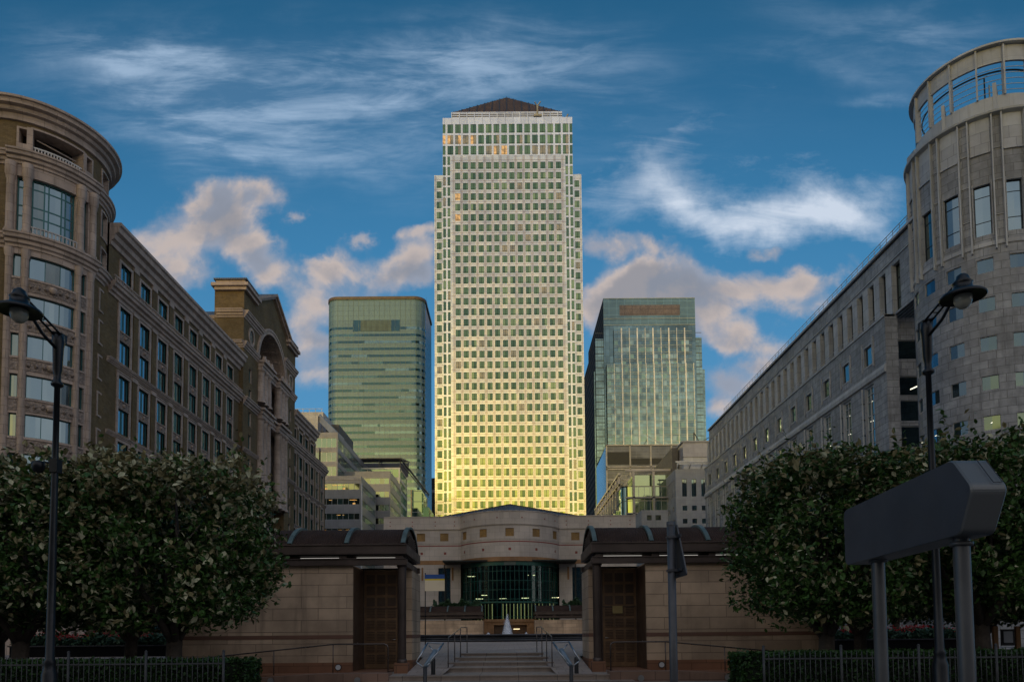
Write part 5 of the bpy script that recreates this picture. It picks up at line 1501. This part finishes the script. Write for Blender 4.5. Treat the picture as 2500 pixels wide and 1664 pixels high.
    m.box(33, 56, 199.1, 199.7, 47.2, 47.8, frame); m.box(33, 56, 199.2, 199.7, 39.6, 40.0, frame); m.box(33, 56, 199.2, 199.7, 35.2, 35.5, frame)
    for i in range(11): y = 204 + i * 5.6; m.box(31.7, 32.3, y, y + .6, 38 if i else 43, 47.3, frame)
    m.box(31.7, 32.3, 203, 262, 47.0, 47.6, frame); m.box(31.7, 32.3, 203, 262, 44.2, 44.5, dark_metal)
    m.build('roof_frame', t)
    m = MB()
    for i in range(14): m.bar((32.3, 202 + i * 1.5, 46.6 - .02 * i), (41, 200.5 + i * 1.5, 47.3), .1, metal)
    for i in range(6): m.bar((33 + i * 1.4, 201, 46.9), (33 + i * 1.4, 222, 46.9), .1, metal)
    m.face([(37, 205, 46.8), (56, 205, 46.8), (56, 215, 46.8), (37, 215, 46.8)], dark_metal)
    m.build('pergola_slats', t)
    m = MB(); m.box(35.5, 56, 201.5, 210, 43.2, 46.6, gg); m.build('penthouse', t)
    # h : pale stone office, same street line as the marble building
    t = thing('stone_office', 'pale stone office with small square windows and stepped roof storey, beyond the marble building', 'office block', (50, 200, 0)); W = Windows(t)
    st = mat('pale_grey_limestone', (.32, .325, .335), .7, var=.1, brick=(1.4, 1.2), joint=.6, off=0, stain=.3, bvar=.06)
    F = Plane(0, 190, 1, 0, 0, -1); S = Plane(45, 0, 0, 1, -1, 0)
    m = MB(); ops = []; so = []
    for x in (46.75, 49.3, 51.9, 54.5): 
        ops += [(x, x + 1.25, 38.2, 42.9)] + [(x, x + 1.25, z, z + 1.3) for z in (34.4, 30.9, 27.4, 24, 20, 16, 12)]
    y = 191.2
    while y < 234: so += [(y, y + 1.2, 38.4, 43.0)]; y += 2.5
    y = 192.2
    while y < 234: so += [(y, y + 1.5, z, z + 1.4) for z in (34.4, 30.9, 27.4, 24, 20, 16, 12)]; y += 5
    m.facade(F, 45, 60, 0, 45.6, ops, .3, st); m.facade(S, 190, 236, 0, 45.6, so, .4, st); m.face([(45, 190, 45.6), (60, 190, 45.6), (60, 236, 45.6), (45, 236, 45.6)], lead)
    m.face([(45, 236, 0), (60, 236, 0), (60, 236, 45.6), (45, 236, 45.6)], st)
    m.build('wall', t)
    for o in ops: W.add(F, *o, .25, dark_metal, [dkglass, dkglass, tealg], nx=2, bw=.06, mw=.06)
    for o in so: W.add(S, *o, .35, dark_metal, [dkglass, tealg], nx=1, bw=.06)
    W.finish()
    m = MB(); m.box(48.0, 60, 193, 234, 45.6, 49.6, white_steel); m.box(47.9, 60, 192.8, 234.2, 49.6, 53.6, greypanel); m.box(47.6, 60, 192.5, 234.5, 53.6, 54.0, st); m.build('roof_storey', t)
    m = MB(); m.box(45.8, 47.5, 197, 250, 46, 53.2, mat('dark_plant_screen', (.06, .06, .065), .6)); m.build('plant_screen', t)
    m = MB(); m.box(45.1, 60, 189.9, 190.4, 47.4, 47.8, white_steel); m.box(45.1, 60, 188.5, 188.8, 46.5, 46.9, white_steel)
    for x in (45.6, 48.8, 52.0, 55.2): m.bar((x, 191, 45.4), (x, 188.4, 46.9), .25, white_steel); m.bar((x, 190.2, 45.6), (x, 190.2, 47.6), .2, white_steel)
    m.build('roof_bracket', t)
    m = MB(); m.bar((51.5, 195, 54), (51.5, 195, 57), .25, dark_metal); m.bar((51.5, 195, 57), (53, 195, 54.2), .2, dark_metal); m.bar((53.5, 195, 54.3), (56.5, 195, 56), .18, dark_metal); m.build('roof_aerial', t)
    # low block at its foot
    t = thing('low_stone_block', 'low pale stone block with two dark windows at the foot of the stone office', 'building', (38, 185, 0)); W = Windows(t)
    m = MB(); F = Plane(0, 182, 1, 0, 0, -1); ops = [(35.6, 36.8, 30.6, 31.9), (37.8, 39.2, 30.6, 31.9)]
    m.facade(F, 34.2, 41, 0, 33.2, ops, .2, st); m.face([(34.2, 182, 0), (34.2, 230, 0), (34.2, 230, 33.2), (34.2, 182, 33.2)], st); m.face([(34.2, 182, 33.2), (41, 182, 33.2), (41, 230, 33.2), (34.2, 230, 33.2)], lead); m.build('wall', t)
    for o in ops: W.add(F, *o, .18, dark_metal, dkglass, nx=2, bw=.06)
    W.finish()
mids()

def sun_blocker():
    """added slab, unseen behind the viewpoint: keeps the low sun off the square"""
    t = thing('sun_blocking_slab', 'tall plain grey slab added unseen behind the viewpoint to block the low sun', 'office block', (-80, -270, 0))
    c = mat('sun_blocker_cladding', (.30, .27, .24), .6, .1, var=.1, brick=(3, 3.6), off=0, joint=.35, msize=.5)
    m = MB()
    m.box(-240, -40, -290, -260, 0, 104, c); m.box(-40, 80, -290, -262, 0, 96, c); m.box(-241, -39, -291, -259, 104, 105, greypanel); m.box(-39, 81, -291, -261, 96, 97, greypanel)
    m.box(-540, -240, -300, -270, 0, 74, c); m.box(80, 460, -300, -270, 0, 78, c)  # side blocks, added to keep the golden western sky out of the bow glass
    m.build('wall', t)
sun_blocker()

# ================================================================== TREES AND PLANTING
def leafmat(name, c1, c2, tr=.25, rough=.5):
    m = bpy.data.materials.new(name); m.use_nodes = True
    t = NT(m.node_tree); b = t.n['Principled BSDF']; geo = t.new('ShaderNodeNewGeometry')
    n = t.noise(geo.outputs['Position'], 1.1, 3)
    wn = t.new('ShaderNodeTexWhiteNoise'); sn = t.new('ShaderNodeVectorMath', operation='SNAP'); t.l.new(geo.outputs['Position'], sn.inputs[0]); sn.inputs[1].default_value = (.1, .1, .1)
    t.l.new(sn.outputs[0], wn.inputs[0])
    f = t.math('ADD', t.math('MULTIPLY', t.maprange(n, .35, .65), .6), t.math('MULTIPLY', wn.outputs[0], .4))
    t.put(b.inputs['Base Color'], t.mix(f, c1, c2)); b.inputs['Roughness'].default_value = rough
    b.inputs['Specular IOR Level'].default_value = .3
    MATS[name] = m
    return m
leafm = leafmat('lime_leaf', (.018, .052, .010), (.06, .13, .022))
bractm = leafmat('pale_lime_bract', (.36, .36, .22), (.55, .52, .34), rough=.7)
bractd = leafmat('dull_lime_bract', (.17, .15, .07), (.28, .24, .12), rough=.7)
bark = mat('tree_bark', (.075, .058, .045), .9, var=.3, vscale=3, fine=.6, fscale=12, bump=.03)
hedgem = leafmat('hedge_leaf', (.012, .035, .007), (.03, .075, .014))
branchm = mat('branch_bark', (.04, .032, .025), .9)

def leaf(m, p, s, mm, el=1.5, up=0.):
    a = random.uniform(0, 6.283); tilt = random.gauss(.2, .65)
    d = Vector((math.cos(a) * math.cos(tilt), math.sin(a) * math.cos(tilt), -math.sin(tilt)))
    w = d.cross(Vector((random.gauss(0, .6), random.gauss(0, .6), 1))).normalized(); nrm = d.cross(w)
    L, Wd = s * el * .5, s * .5
    p = Vector(p)
    c = nrm * s * .12
    A, B, C_, D_, E_, G_ = p - d * L, p - d * L * .25 + w * Wd * .9, p + d * L * .45 + w * Wd * .65, p + d * L, p + d * L * .45 - w * Wd * .65, p - d * L * .25 - w * Wd * .9
    m.face([A, B - c, C_ - c, D_], mm); m.face([A, D_, E_ - c, G_ - c], mm)

def crown_mesh(hx, hy, z0, z1, n, seed, pale=.16, ls=.105):
    """boxy pleached crown made of leaf clumps with gaps and a ragged outline"""
    random.seed(seed)
    m = MB(); zc, hz = (z0 + z1) / 2, (z1 - z0) / 2
    clumps = []
    for _ in range(460):
        while True:
            v = Vector((random.uniform(-1, 1), random.uniform(-1, 1), random.uniform(-1, 1)))
            q = (abs(v.x) ** 5 + abs(v.y) ** 5 + abs(v.z) ** 6)
            if .12 < q < 1: break
        if v.z < -.5: v.x *= .93; v.y *= .93
        clumps.append((Vector((v.x * hx, v.y * hy, zc + v.z * hz)), random.uniform(.30, .52), v))
    for _ in range(n):
        c, r, v = random.choice(clumps)
        d = Vector((random.gauss(0, 1), random.gauss(0, 1), random.gauss(0, 1))); d.normalize()
        p = c + d * r * random.uniform(.5, 1.15); 
        topness = max(0, v.z)
        x = random.random()
        if x < .04 + pale * (.24 + topness ** 2 * 1.2): mm = bractm if random.random() < .55 - .25 * topness else bractd; s = random.uniform(.09, .165)
        else: mm = leafm; s = ls * random.uniform(.45, 1.3)
        leaf(m, p, s, mm)
    # stray shoots
    for _ in range(60):
        c, r, v = random.choice(clumps); 
        if v.z < .3 and random.random() < .5: continue
        d = Vector((v.x * .5, v.y * .5, .7 + v.z)).normalized(); p = c + d * r
        for k in range(7): leaf(m, p + d * k * .09 + Vector((random.gauss(0, .06), random.gauss(0, .06), 0)), .11, bractd if random.random() < .3 and v.z > .3 else leafm)
    return m
def trunk_mesh(seed, zc=2.4, ztop=5.6, r=.23):
    random.seed(seed); m = MB()
    m.tube([(0, 0, -.3), (.01, 0, .1), (.0, .02, .9), (.03, 0, 1.6)], [r * 1.5, r * 1.15, r * .95, r * .9], bark, 12)
    for k in range(6):
        a = k * 1.047 + random.uniform(-.3, .3); e = random.uniform(1.2, 2.1)
        x, y = math.cos(a) * e, math.sin(a) * e
        m.tube([(.03, 0, 1.45), (x * .22, y * .22, 2.0), (x * .6, y * .6, 2.9), (x, y, 4.4 + random.uniform(-.4, .6))], [r * .6, r * .42, r * .3, r * .1], bark, 8)
        for j in range(3):
            q = random.uniform(.5, .95); b = a + random.uniform(-1, 1)
            m.tube([(x * q, y * q, 2.9 + q), (x * q + math.cos(b) * .8, y * q + math.sin(b) * .8, 3.6 + q)], [r * .18, r * .05], bark, 5)
    m.tube([(.03, 0, 1.45), (.1, .05, 3.2), (0, 0, ztop)], [r * .7, r * .45, r * .12], bark, 8)
    return m
protos = []
def make_tree(seed, loc, label, hx=2.75, hy=2.4, z0=2.1, z1=6.45, n=32000, pale=.3):
    t = thing('lime_tree', label, 'tree', (0, 0, 0), 'pleached lime trees beside the square')
    trunk_mesh(seed).build('trunk', t); crown_mesh(hx, hy, z0, z1, n, seed, pale).build('crown', t)
    t.location = loc; protos.append(t); return t
GZ = -.05
make_tree(11, (-9.1, 20.2, GZ), 'pale-flowered lime tree in front of the left pavilion wall', n=32000, pale=.6, hx=2.45)
make_tree(12, (9.3, 20.2, GZ), 'lime tree with forked trunk in front of the right pavilion wall', pale=.22, n=30000, hx=2.2)
make_tree(13, (-13.3, 20.0, GZ), 'lime tree behind the left street lamp', pale=.5)
def copy_tree_at(src, loc, label, rot, sc_=1.):
    c = copy_tree(src); c.location = loc; c['label'] = label; c.rotation_euler = (0, 0, rot); c.scale = (sc_,) * 3; return c
copy_tree_at(protos[1], (13.7, 20.2, GZ + .25), 'lime tree between the street sign posts, second from the right pavilion', 2.1, 1.02)
copy_tree_at(protos[2], (18.3, 20.0, GZ + .3), 'lime tree at the right edge of the photo behind the grey direction sign', 1.2, 1.03)
copy_tree_at(protos[0], (-17.9, 20.5, GZ), 'lime tree at the far left edge of the photo', 1.0)
copy_tree_at(protos[1], (-13.6, 26.4, GZ), 'shaded lime tree of the back row, its dark trunk before the left flower bed', .7)
copy_tree_at(protos[2], (-18.6, 26.6, GZ), 'shaded lime tree of the back row at the far left', 2.7)
copy_tree_at(protos[2], (12.9, 25.6, GZ), 'shaded lime tree of the back row, its dark trunk before the right flower bed', 4.0)
copy_tree_at(protos[0], (17.6, 26., GZ), 'shaded lime tree of the back row behind the right sign post', 3.2)
copy_tree_at(protos[1], (22.6, 25., GZ + .2), 'shaded lime tree of the back row at the far right edge', 5.2)
for i, (x, y) in enumerate(((-17, 43), (-23, 42), (-29, 44), (17, 43), (23, 42), (29.5, 44))):
    copy_tree_at(protos[i % 3], (x, y, .6), ['lime tree far behind the left flower bed, nearest the steps', 'lime tree far behind the middle of the left flower bed', 'lime tree far behind the left end of the flower bed', 'lime tree far behind the right flower bed, nearest the steps', 'lime tree far behind the middle of the right flower bed', 'lime tree far behind the right end of the flower bed'][i], i * 1.3, .95)

def leafbox(m, x0, x1, y0, y1, z0, z1, n, mm, s=.05, core=None, jit=.04, topy=None):
    random.seed(n + int(x0 * 10))
    A = [(x1 - x0) * (z1 - z0), (x1 - x0) * (y1 - y0), (y1 - y0) * (z1 - z0)]; T = A[0] + A[1] + 2 * A[2]
    for _ in range(n):
        r = random.random() * T; j = abs(random.gauss(0, jit))
        bump = .03 * math.sin(5 * random.random())
        x, y, z = random.uniform(x0, x1), random.uniform(y0, y1), random.uniform(z0, z1)
        if r < A[0]: y = y0 - j + .05
        elif r < A[0] + A[1]: z = z1 + j - .03
        elif r < A[0] + A[1] + A[2]: x = x0 - j + .05
        else: x = x1 + j - .05
        leaf(m, (x, y, z), s * random.uniform(.7, 1.4), mm, 1.3)
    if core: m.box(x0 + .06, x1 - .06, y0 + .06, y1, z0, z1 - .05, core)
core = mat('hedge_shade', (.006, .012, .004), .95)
for sx, lab in ((-1, 'clipped box hedge behind the left railing fence'), (1, 'clipped box hedge behind the right railing fence')):
    t = thing('hedge', lab, 'hedge', (sx * 12, 17.8, -.05), 'clipped hedges')
    m = MB(); a, b = sorted((sx * 6.0, sx * 20)); leafbox(m, a, b, 17.35, 18.5, -.1, 1.02 if sx < 0 else 1.08, 15000, hedgem, .065, core); m.build('foliage', t)
    m = MB()
    for k in range(12): x = sx * (6.6 + k * 1.1); m.tube([(x, 17.9, -.2), (x, 17.9, .5)], .025, branchm, 6)
    m.build('stem', t)

# flower beds in raised dark planters
redm = mat('red_flower', (.45, .012, .015), .6, var=.3, vscale=8); fg = leafmat('flower_foliage', (.03, .07, .035), (.07, .13, .07)); pl = mat('black_planter', (.008, .008, .009), .9, spec=.05)
for sx, lab in ((-1, 'raised black planter of red flowers under the left lime trees'), (1, 'raised black planter of red flowers seen behind the right sign posts')):
    t = thing('flower_bed', lab, 'flower bed', (sx * 18, 33, .2), 'red flower beds')
    a, b = sorted((sx * 15.3, sx * (22.4 if sx < 0 else 21.6)))
    m = MB(); m.box(a, b, 32.6, 34.6, .0, 1.22, pl); m.box(a - .06, b + .06, 32.54, 34.66, 1.22, 1.28, mat('planter_rim', (.03, .03, .035), .35)); m.build('planter', t)
    m = MB(); random.seed(3)
    for _ in range(7000):
        x, y = random.uniform(a, b), random.uniform(32.6, 34.6); h = .42 + .1 * math.sin(x * 2.3) + .06 * math.sin(x * 5)
        leaf(m, (x, y, 1.25 + random.random() * h), random.uniform(.07, .12), fg, 1.8)
    m.build('foliage', t)
    m = MB()
    for _ in range(520):
        x, y = random.uniform(a, b), random.uniform(32.6, 34.6); h = .42 + .1 * math.sin(x * 2.3) + .06 * math.sin(x * 5)
        z = 1.27 + h + random.uniform(-.08, .14)
        for k in range(5): leaf(m, (x + random.gauss(0, .02), y, z + random.gauss(0, .02)), .06, redm, 1.1)
    m.build('blossoms', t)
# shrubs on the terrace in front of the hall
random.seed(5)
for (a, b, lab) in ((-9.6, -3.6, 'row of leafy shrubs on top of the far pavilion left of the bowed glass'), (7.3, 12, 'row of leafy shrubs above the far right pavilion')):
    m = MB()
    for _ in range(2600):
        x = random.uniform(a, b); h = .8 + .25 * math.sin(x * 3) + .15 * math.sin(x * 7.1); leaf(m, (x, random.uniform(92.5, 94), 4.9 + random.random() * h * 1.2), random.uniform(.18, .3), fg, 2.)
    o = m.build('terrace_shrubs', origin=((a + b) / 2, 93, 5)); tag(o, lab, 'shrubs')

# ================================================================== STREET FURNITURE
def fence(sx, lab):
    t = thing('railing_fence', lab, 'fence', (sx * 12, 17, -.05), 'railing fences along the pavement')
    fm = mat('grey_painted_railing', (.035, .037, .04), .6, .0, var=.2, vscale=4)
    m = MB(); x = 6.4; i = 0
    while x < 19.5:
        X_ = sx * x; post = i % 15 == 0
        if post:
            p = MB(); p.tube([(X_, 17, -.2), (X_, 17, 1.26)], .032, fm, 8); p.lathe([(.034, 0), (.04, .02), (0, .05)], (X_, 17, 1.26), fm, 8); p.build('post', t)
        else: m.tube([(X_, 17, -.1), (X_, 17, 1.13)], .0105, fm, 6); m.lathe([(.0105, 0), (.0, .035)], (X_, 17, 1.13), fm, 6)
        x += .1225; i += 1
    a, b = sorted((sx * 6.4, sx * 19.5))
    m.build('bars', t)
    for z in (.0, .98):
        m = MB(); m.box(a, b, 16.985, 17.015, z - .018, z + .018, fm); m.build('rail', t)
fence(-1, 'grey upright railing fence in front of the left hedge'); fence(1, 'grey upright railing fence in front of the right hedge')

def lamp():
    t = thing('street_lamp', 'black street lamp with bell shade on the left, carrying a camera dome', 'street lamp', (0, 0, 0), 'black street lamps')
    g = mat('lamp_globe', (.34, .33, .27), .25, spec=.5, var=.1)
    m = MB()
    m.lathe([(.17, -.3), (.17, .0), (.15, .05), (.145, 1.0), (.12, 1.08), (.10, 1.2), (.115, 1.24), (.085, 1.3), (.075, 3.0), (.06, 5.2)], (0, 0, 0), dark_metal, 20)
    m.lathe([(.06, 5.2), (.052, 6.7), (.11, 6.74), (.115, 6.78), (.07, 6.83), (.065, 6.95), (.085, 7.05), (.10, 7.5), (.12, 7.62), (.10, 7.8), (0, 7.82)], (0, 0, 0), dark_metal, 18)
    m.build('pole', t)
    m = MB()
    for s in (-.07, .07):
        m.tube([(s, .05, 7.75), (s * .8, -.95, 8.0)], .022, dark_metal, 8)
    m.tube([(0, .02, 7.45), (0, -.5, 7.60), (0, -.9, 7.85)], .03, dark_metal, 8)
    for k in range(5): m.bar((-.06, -.1 - k * .18, 7.80 + k * .045), (.06, -.1 - k * .18, 7.80 + k * .045), .02, dark_metal)
    m.box(-.1, .1, -.06, .12, 7.62, 7.8, dark_metal)
    m.build('arm', t)
    m = MB(); c = (0, -1.15, 7.72)
    m.lathe([(.375, .0), (.385, .02), (.36, .05), (.22, .13), (.16, .17), (.155, .25), (.17, .27), (.12, .33), (.1, .40), (.05, .44), (0, .46)], c, dark_metal, 28)
    m.lathe([(.375, .0), (.2, .04), (0, .05)], c, dark_metal, 28)
    m.build('lamp_shade', t)
    m = MB(); m.lathe([(.15, .03), (.155, -.05), (.13, -.13), (.07, -.19), (0, -.205)], c, g, 20); m.build('globe', t)
    return t
L1 = lamp(); L1.location = (-8.62, 14.05, -.1)
L2 = copy_tree(L1); L2.location = (8.72, 13.9, -.05); L2['label'] = 'black street lamp with bell shade on the right, before the rounded marble tower'
m = MB(); m.tube([(0, 0, 5.15), (-.2, -.0, 5.2)], .02, dark_metal, 8); m.box(-.06, .09, -.09, .09, 4.98, 5.25, dark_metal); m.lathe([(.0, -.17), (.09, -.13), (.12, -.03), (.12, .06), (.0, .10)], (-.33, 0, 5.14), dark_metal, 14)
cc_ = m.build('camera_dome', L1)

# direction sign seen from behind
def direction_sign():
    t = thing('direction_sign', 'large grey arrow-ended direction sign on two poles, seen from behind', 'sign', (3.56, 5.5, -.1))
    back = mat('slate_grey_sign_back', (.07, .073, .085), .5, .2, var=.12, vscale=2.5, stain=.12); edge = mat('light_grey_sign_edge', (.15, .155, .155), .4, .3, var=.06); pole = mat('grey_galvanised_pole', (.11, .11, .11), .45, .4, var=.12, vscale=3)
    m = MB()
    # outline in the Y-Z plane with rounded corners, pointing towards the viewer
    pts = [(6.47, 2.20), (4.80, 2.25), (4.65, 2.54), (4.85, 2.775), (6.47, 2.70)]
    def rnd(pts, r=.05, n=5):
        out = []
        k = len(pts)
        for i in range(k):
            p = Vector(pts[i]); a = Vector(pts[i - 1]); b = Vector(pts[(i + 1) % k])
            u = (a - p).normalized(); v = (b - p).normalized(); rr = r * (1.3 if i in (0, 4) else 1)
            for j in range(n + 1):
                s = j / n; out.append(p + u * rr * (1 - s) ** 2 + v * rr * s ** 2)
        return out
    o = rnd(pts); x0, x1 = 3.45, 3.69; bv = .012
    c = Vector((sum(p[0] for p in o) / len(o), sum(p[1] for p in o) / len(o)))
    ins = [p + (c - p).normalized() * bv for p in o]
    n = len(o)
    m.face([(x0, p[0], p[1]) for p in ins], back); m.face([(x1, p[0], p[1]) for p in ins][::-1], back)
    for i in range(n):
        j = (i + 1) % n
        m.face([(x0, *ins[i]), (x0, *ins[j]), (x0 + bv, *o[j]), (x0 + bv, *o[i])], edge); m.face([(x0 + bv, *o[i]), (x0 + bv, *o[j]), (x1 - bv, *o[j]), (x1 - bv, *o[i])], edge); m.face([(x1 - bv, *o[i]), (x1 - bv, *o[j]), (x1, *ins[j]), (x1, *ins[i])], edge)
    m.build('sign_box', t)
    m = MB(); sm = mat('seam_shadow', (.03, .03, .035), .6)
    a = Vector((3.60, 4.835, 2.765)); b = Vector((3.60, 4.672, 2.572)); off = Vector((0, -.006, .005))
    m.bar(a + off, b + off, .004, sm); m.bar(b + off, b + off + Vector((.06, 0, 0)), .004, sm); m.bar(a + off + Vector((.06, 0, 0)), b + off + Vector((.06, 0, 0)), .003, sm)
    m.build('access_flap', t)
    for y, r in ((4.98, .054), (6.12, .054)):
        m = MB(); m.tube([(3.57, y, -.2), (3.57, y, 2.26)], r, pole, 20, cap=False); m.lathe([(.058, 0), (.075, .004), (.075, .03), (.054, .035)], (3.57, y, 2.19), pole, 20); m.build('pole', t)
direction_sign()
def warning_sign():
    t = thing('warning_sign', 'triangular road sign on a thick grey pole, seen edge-on from behind', 'sign', (2.07, 7.3, -.1))
    pole = mat('dark_grey_pole', (.085, .085, .09), .5, .3, var=.12, vscale=4); back = mat('dark_sign_back', (.04, .042, .048), .55, .2)
    m = MB(); m.tube([(2.06, 7.28, -.2), (2.06, 7.28, 2.71)], .041, pole, 20); m.lathe([(.043, 0), (.043, .04), (.0, .05)], (2.06, 7.28, 2.70), pole, 20); m.build('pole', t)
    m = MB()
    tri = [(6.98, 2.17), (7.68, 2.17), (7.33, 2.74)]; o = []
    for i in range(3):
        p = Vector(tri[i]); a = Vector(tri[i - 1]); b = Vector(tri[(i + 1) % 3]); u = (a - p).normalized(); v = (b - p).normalized()
        for j in range(6): s = j / 5; o.append(p + u * .05 * (1 - s) ** 2 + v * .05 * s ** 2)
    X = lambda y: 2.125 + (7.33 - y) * .035
    f = [(X(p[0]), p[0], p[1]) for p in o]; g = [(X(p[0]) + .014, p[0], p[1]) for p in o]
    m.face(f, back); m.face(g[::-1], mat('sign_white_face', (.6, .6, .6), .5))
    for i in range(len(o)): j = (i + 1) % len(o); m.face([f[i], f[j], g[j], g[i]], pole)
    m.build('triangle_plate', t)
    for z in (2.24, 2.58): m = MB(); m.box(2.015, 2.125, 7.235, 7.325, z - .012, z + .012, pole); m.box(X(7.3) - .02, X(7.3), 7.1, 7.5, z - .015, z + .015, back); m.build('clamp', t)
warning_sign()

# handrails
railm = mat('brushed_steel_handrail', (.12, .10, .09), .3, .8, var=.15); blk = mat('dark_bollard', (.02, .02, .022), .45, .3)
def stair_rail(sx, lab):
    t = thing('stair_handrail', lab, 'handrail', (sx * 1.9, 29, .3), 'handrails of the steps')
    P = [(sx * 1.98, 27.35, .37, 1.50), (sx * 1.86, 29.0, .51, 1.69), (sx * 1.75, 30.8, .66, 1.90), (sx * 1.62, 33.3, .79, 1.95)]
    m = MB(); p = [Vector((a, b, d)) for a, b, c, d in P]
    m.tube([Vector((P[0][0], P[0][1], 1.35)), p[0] + Vector((0, .01, -.03)), p[0] + Vector((0, .12, .02)), p[1], p[2], p[2] + Vector((0, .3, .03)), p[3] - Vector((0, .1, 0)), p[3] - Vector((0, 0, .05)), Vector((P[3][0], P[3][1], 1.75))], .022, railm, 10); m.build('rail', t)
    for a, b, c, d in P:
        m = MB(); m.tube([(a, b, c - .02), (a, b, d - .02)], .02, railm, 8); m.lathe([(.045, 0), (.045, .012), (.02, .02)], (a, b, c), railm, 10); m.build('post', t)
stair_rail(-1, 'steel handrail on the left side of the central steps'); stair_rail(1, 'steel handrail on the right side of the central steps')
def ramp_rail(sx, lab):
    t = thing('ramp_handrail', lab, 'handrail', (sx * 7, 25.4, .2), 'ramp handrails')
    y = 25.45
    m = MB()
    m.tube([(sx * 3.95, y, .3), (sx * 3.95, y, 1.18), (sx * 3.98, y, 1.26), (sx * 4.08, y, 1.31), (sx * 5.9, y, 1.31), (sx * 12.2, y, .70), (sx * 14, y, .55)], .024, railm, 10); m.build('rail', t)
    for x, zt in ((5.9, 1.3), (8.0, 1.1), (10.1, .9), (12.2, .7)):
        m = MB(); m.tube([(sx * x, y, zt - 1.1), (sx * x, y, zt)], .019, railm, 8); m.build('post', t)
ramp_rail(-1, 'sloping steel handrail in front of the left pavilion'); ramp_rail(1, 'sloping steel handrail in front of the right pavilion')
# ramps and kerb walls in front of the pavilions
for sx, lab in ((-1, 'low rust-coloured stone ramp wall below the left pavilion'), (1, 'low rust-coloured stone ramp wall below the right pavilion')):
    rw = mat('ramp_stone', (.25, .15, .105), .8, var=.2, brick=(1.2, .35), joint=.45, stain=.4)
    t = thing('ramp_wall', lab, 'wall', (sx * 8, 24.9, 0))
    m = MB(); m.prism([(sx * 3.85, 24.85, -.3), (sx * 3.85, 24.85, .30), (sx * 6.2, 24.85, .30), (sx * 13, 24.85, -.06), (sx * 13, 24.85, -.3)], (0, 0, 0), (0, .8, 0), rw); m.build('wall', t)
    for x in (4.9, 7.9):
        m = MB(); c = (sx * x, 24.84, .07)
        P = [(c[0] + .11 * math.cos(i * math.pi / 10), c[1] - .03, c[2] + .11 * math.sin(i * math.pi / 10)) for i in range(20)]; m.face(P, mat('step_light_lens', (.25, .24, .23), .4))
        for i in range(20): m.face([P[i], P[(i + 1) % 20], (P[(i + 1) % 20][0], c[1], P[(i + 1) % 20][2]), (P[i][0], c[1], P[i][2])], blk)
        m.build('step_light', t)

def lectern(sx, lab):
    t = thing('map_lectern', lab, 'lectern', (sx * 1.6 + (0 if sx < 0 else .02), 17, -.1), 'tubular map lecterns by the steps')
    fm = mat('polished_tube', (.30, .32, .34), .25, .85); pan = mat('blue_grey_panel', (.12, .17, .22), .3, .3, var=.2, vscale=6)
    X0 = -1.6 if sx < 0 else 1.82
    k = -1 if sx < 0 else 1
    f = lambda a, y, z: (X0 + k * -a if False else X0 + (a if sx < 0 else -a), y, z)
    tl, tr_, bl, br = f(.02, 17.15, 1.42), f(.40, 17.15, 1.41), f(-.20, 16.8, .98), f(.12, 16.8, .97)
    m = MB(); m.tube([bl, tl], .021, fm, 10); m.tube([tl, tr_], .018, fm, 10); m.tube([tr_, br], .021, fm, 10); m.tube([br, f(-.02, 16.78, .84)], .016, fm, 8); m.tube([f(-.02, 16.78, .84), bl], .016, fm, 8)
    m.tube([f(.06, 17.1, 1.36), f(.2, 17.0, 1.2)], .016, fm, 8); m.tube([f(.36, 17.1, 1.36), f(.22, 17.0, 1.2)], .016, fm, 8)
    m.build('frame', t)
    m = MB(); a, b = Vector(f(.24, 17.0, 1.26)), Vector(f(-.0, 16.8, .86)); m.tube([a, a + (b - a) * .06, a + (b - a) * .94, b], [.03, .06, .055, .02], pan, 12); m.build('map_drum', t)
    m = MB(); p = f(-.0, 16.8, .88); m.tube([(p[0], p[1], -.2), p], .045, blk, 12); m.build('post', t)
lectern(-1, 'tilted tubular map lectern on a black post, left of the steps'); lectern(1, 'tilted tubular map lectern on a black post, right of the steps')
for x, lab in ((-2.33, 'short black bollard behind the left map lectern'), (2.72, 'short black bollard behind the right map lectern')):
    m = MB(); m.lathe([(.075, -.0), (.075, .56), (.06, .6), (0, .62)], (x, 25.3, .2), blk, 14); m.build('x') if False else None
    o = m.build('bollard', origin=(x, 25.3, .2)); tag(o, lab, 'bollard', 'bollards on the landing')

# flag banner, notice board, litter-white cone scrap left out
t = thing('banner', 'cream banner with blue and yellow top stripes hanging by the left pavilion', 'banner', (-3.8, 40, .9))
m = MB(); P = Plane(0, 40, 1, 0, 0, -1)
m.tube([(-4.36, 40.03, .8), (-4.36, 40.03, 5.1)], .03, dark_metal, 8); m.build('pole', t)
m = MB(); cream = mat('cream_cloth', (.62, .52, .36), .8); blue = mat('blue_cloth', (.012, .06, .22), .7); yel = mat('yellow_cloth', (.55, .42, .02), .7)
m.mquad(P, -4.38, -3.27, 4.08, 4.68, 0, cream); m.mquad(P, -4.38, -3.27, 4.68, 4.77, 0, yel); m.mquad(P, -4.38, -3.27, 4.77, 5.01, 0, blue); m.build('cloth', t)
t = thing('notice_board', 'small orange-framed notice board beyond the fence at the far right', 'notice board', (17.2, 24, 0))
m = MB(); om = mat('orange_wood', (.30, .13, .03), .6); m.box(16.6, 16.75, 24, 24.1, .2, 1.75, om); m.box(17.35, 17.5, 24, 24.1, .2, 1.75, om); m.build('frame', t)
m = MB(); m.box(16.85, 17.3, 24, 24.05, 1.1, 1.65, blk); m.box(16.92, 17.22, 23.98, 23.995, 1.2, 1.58, mat('white_notice', (.5, .52, .55), .6)); m.build('notice', t)
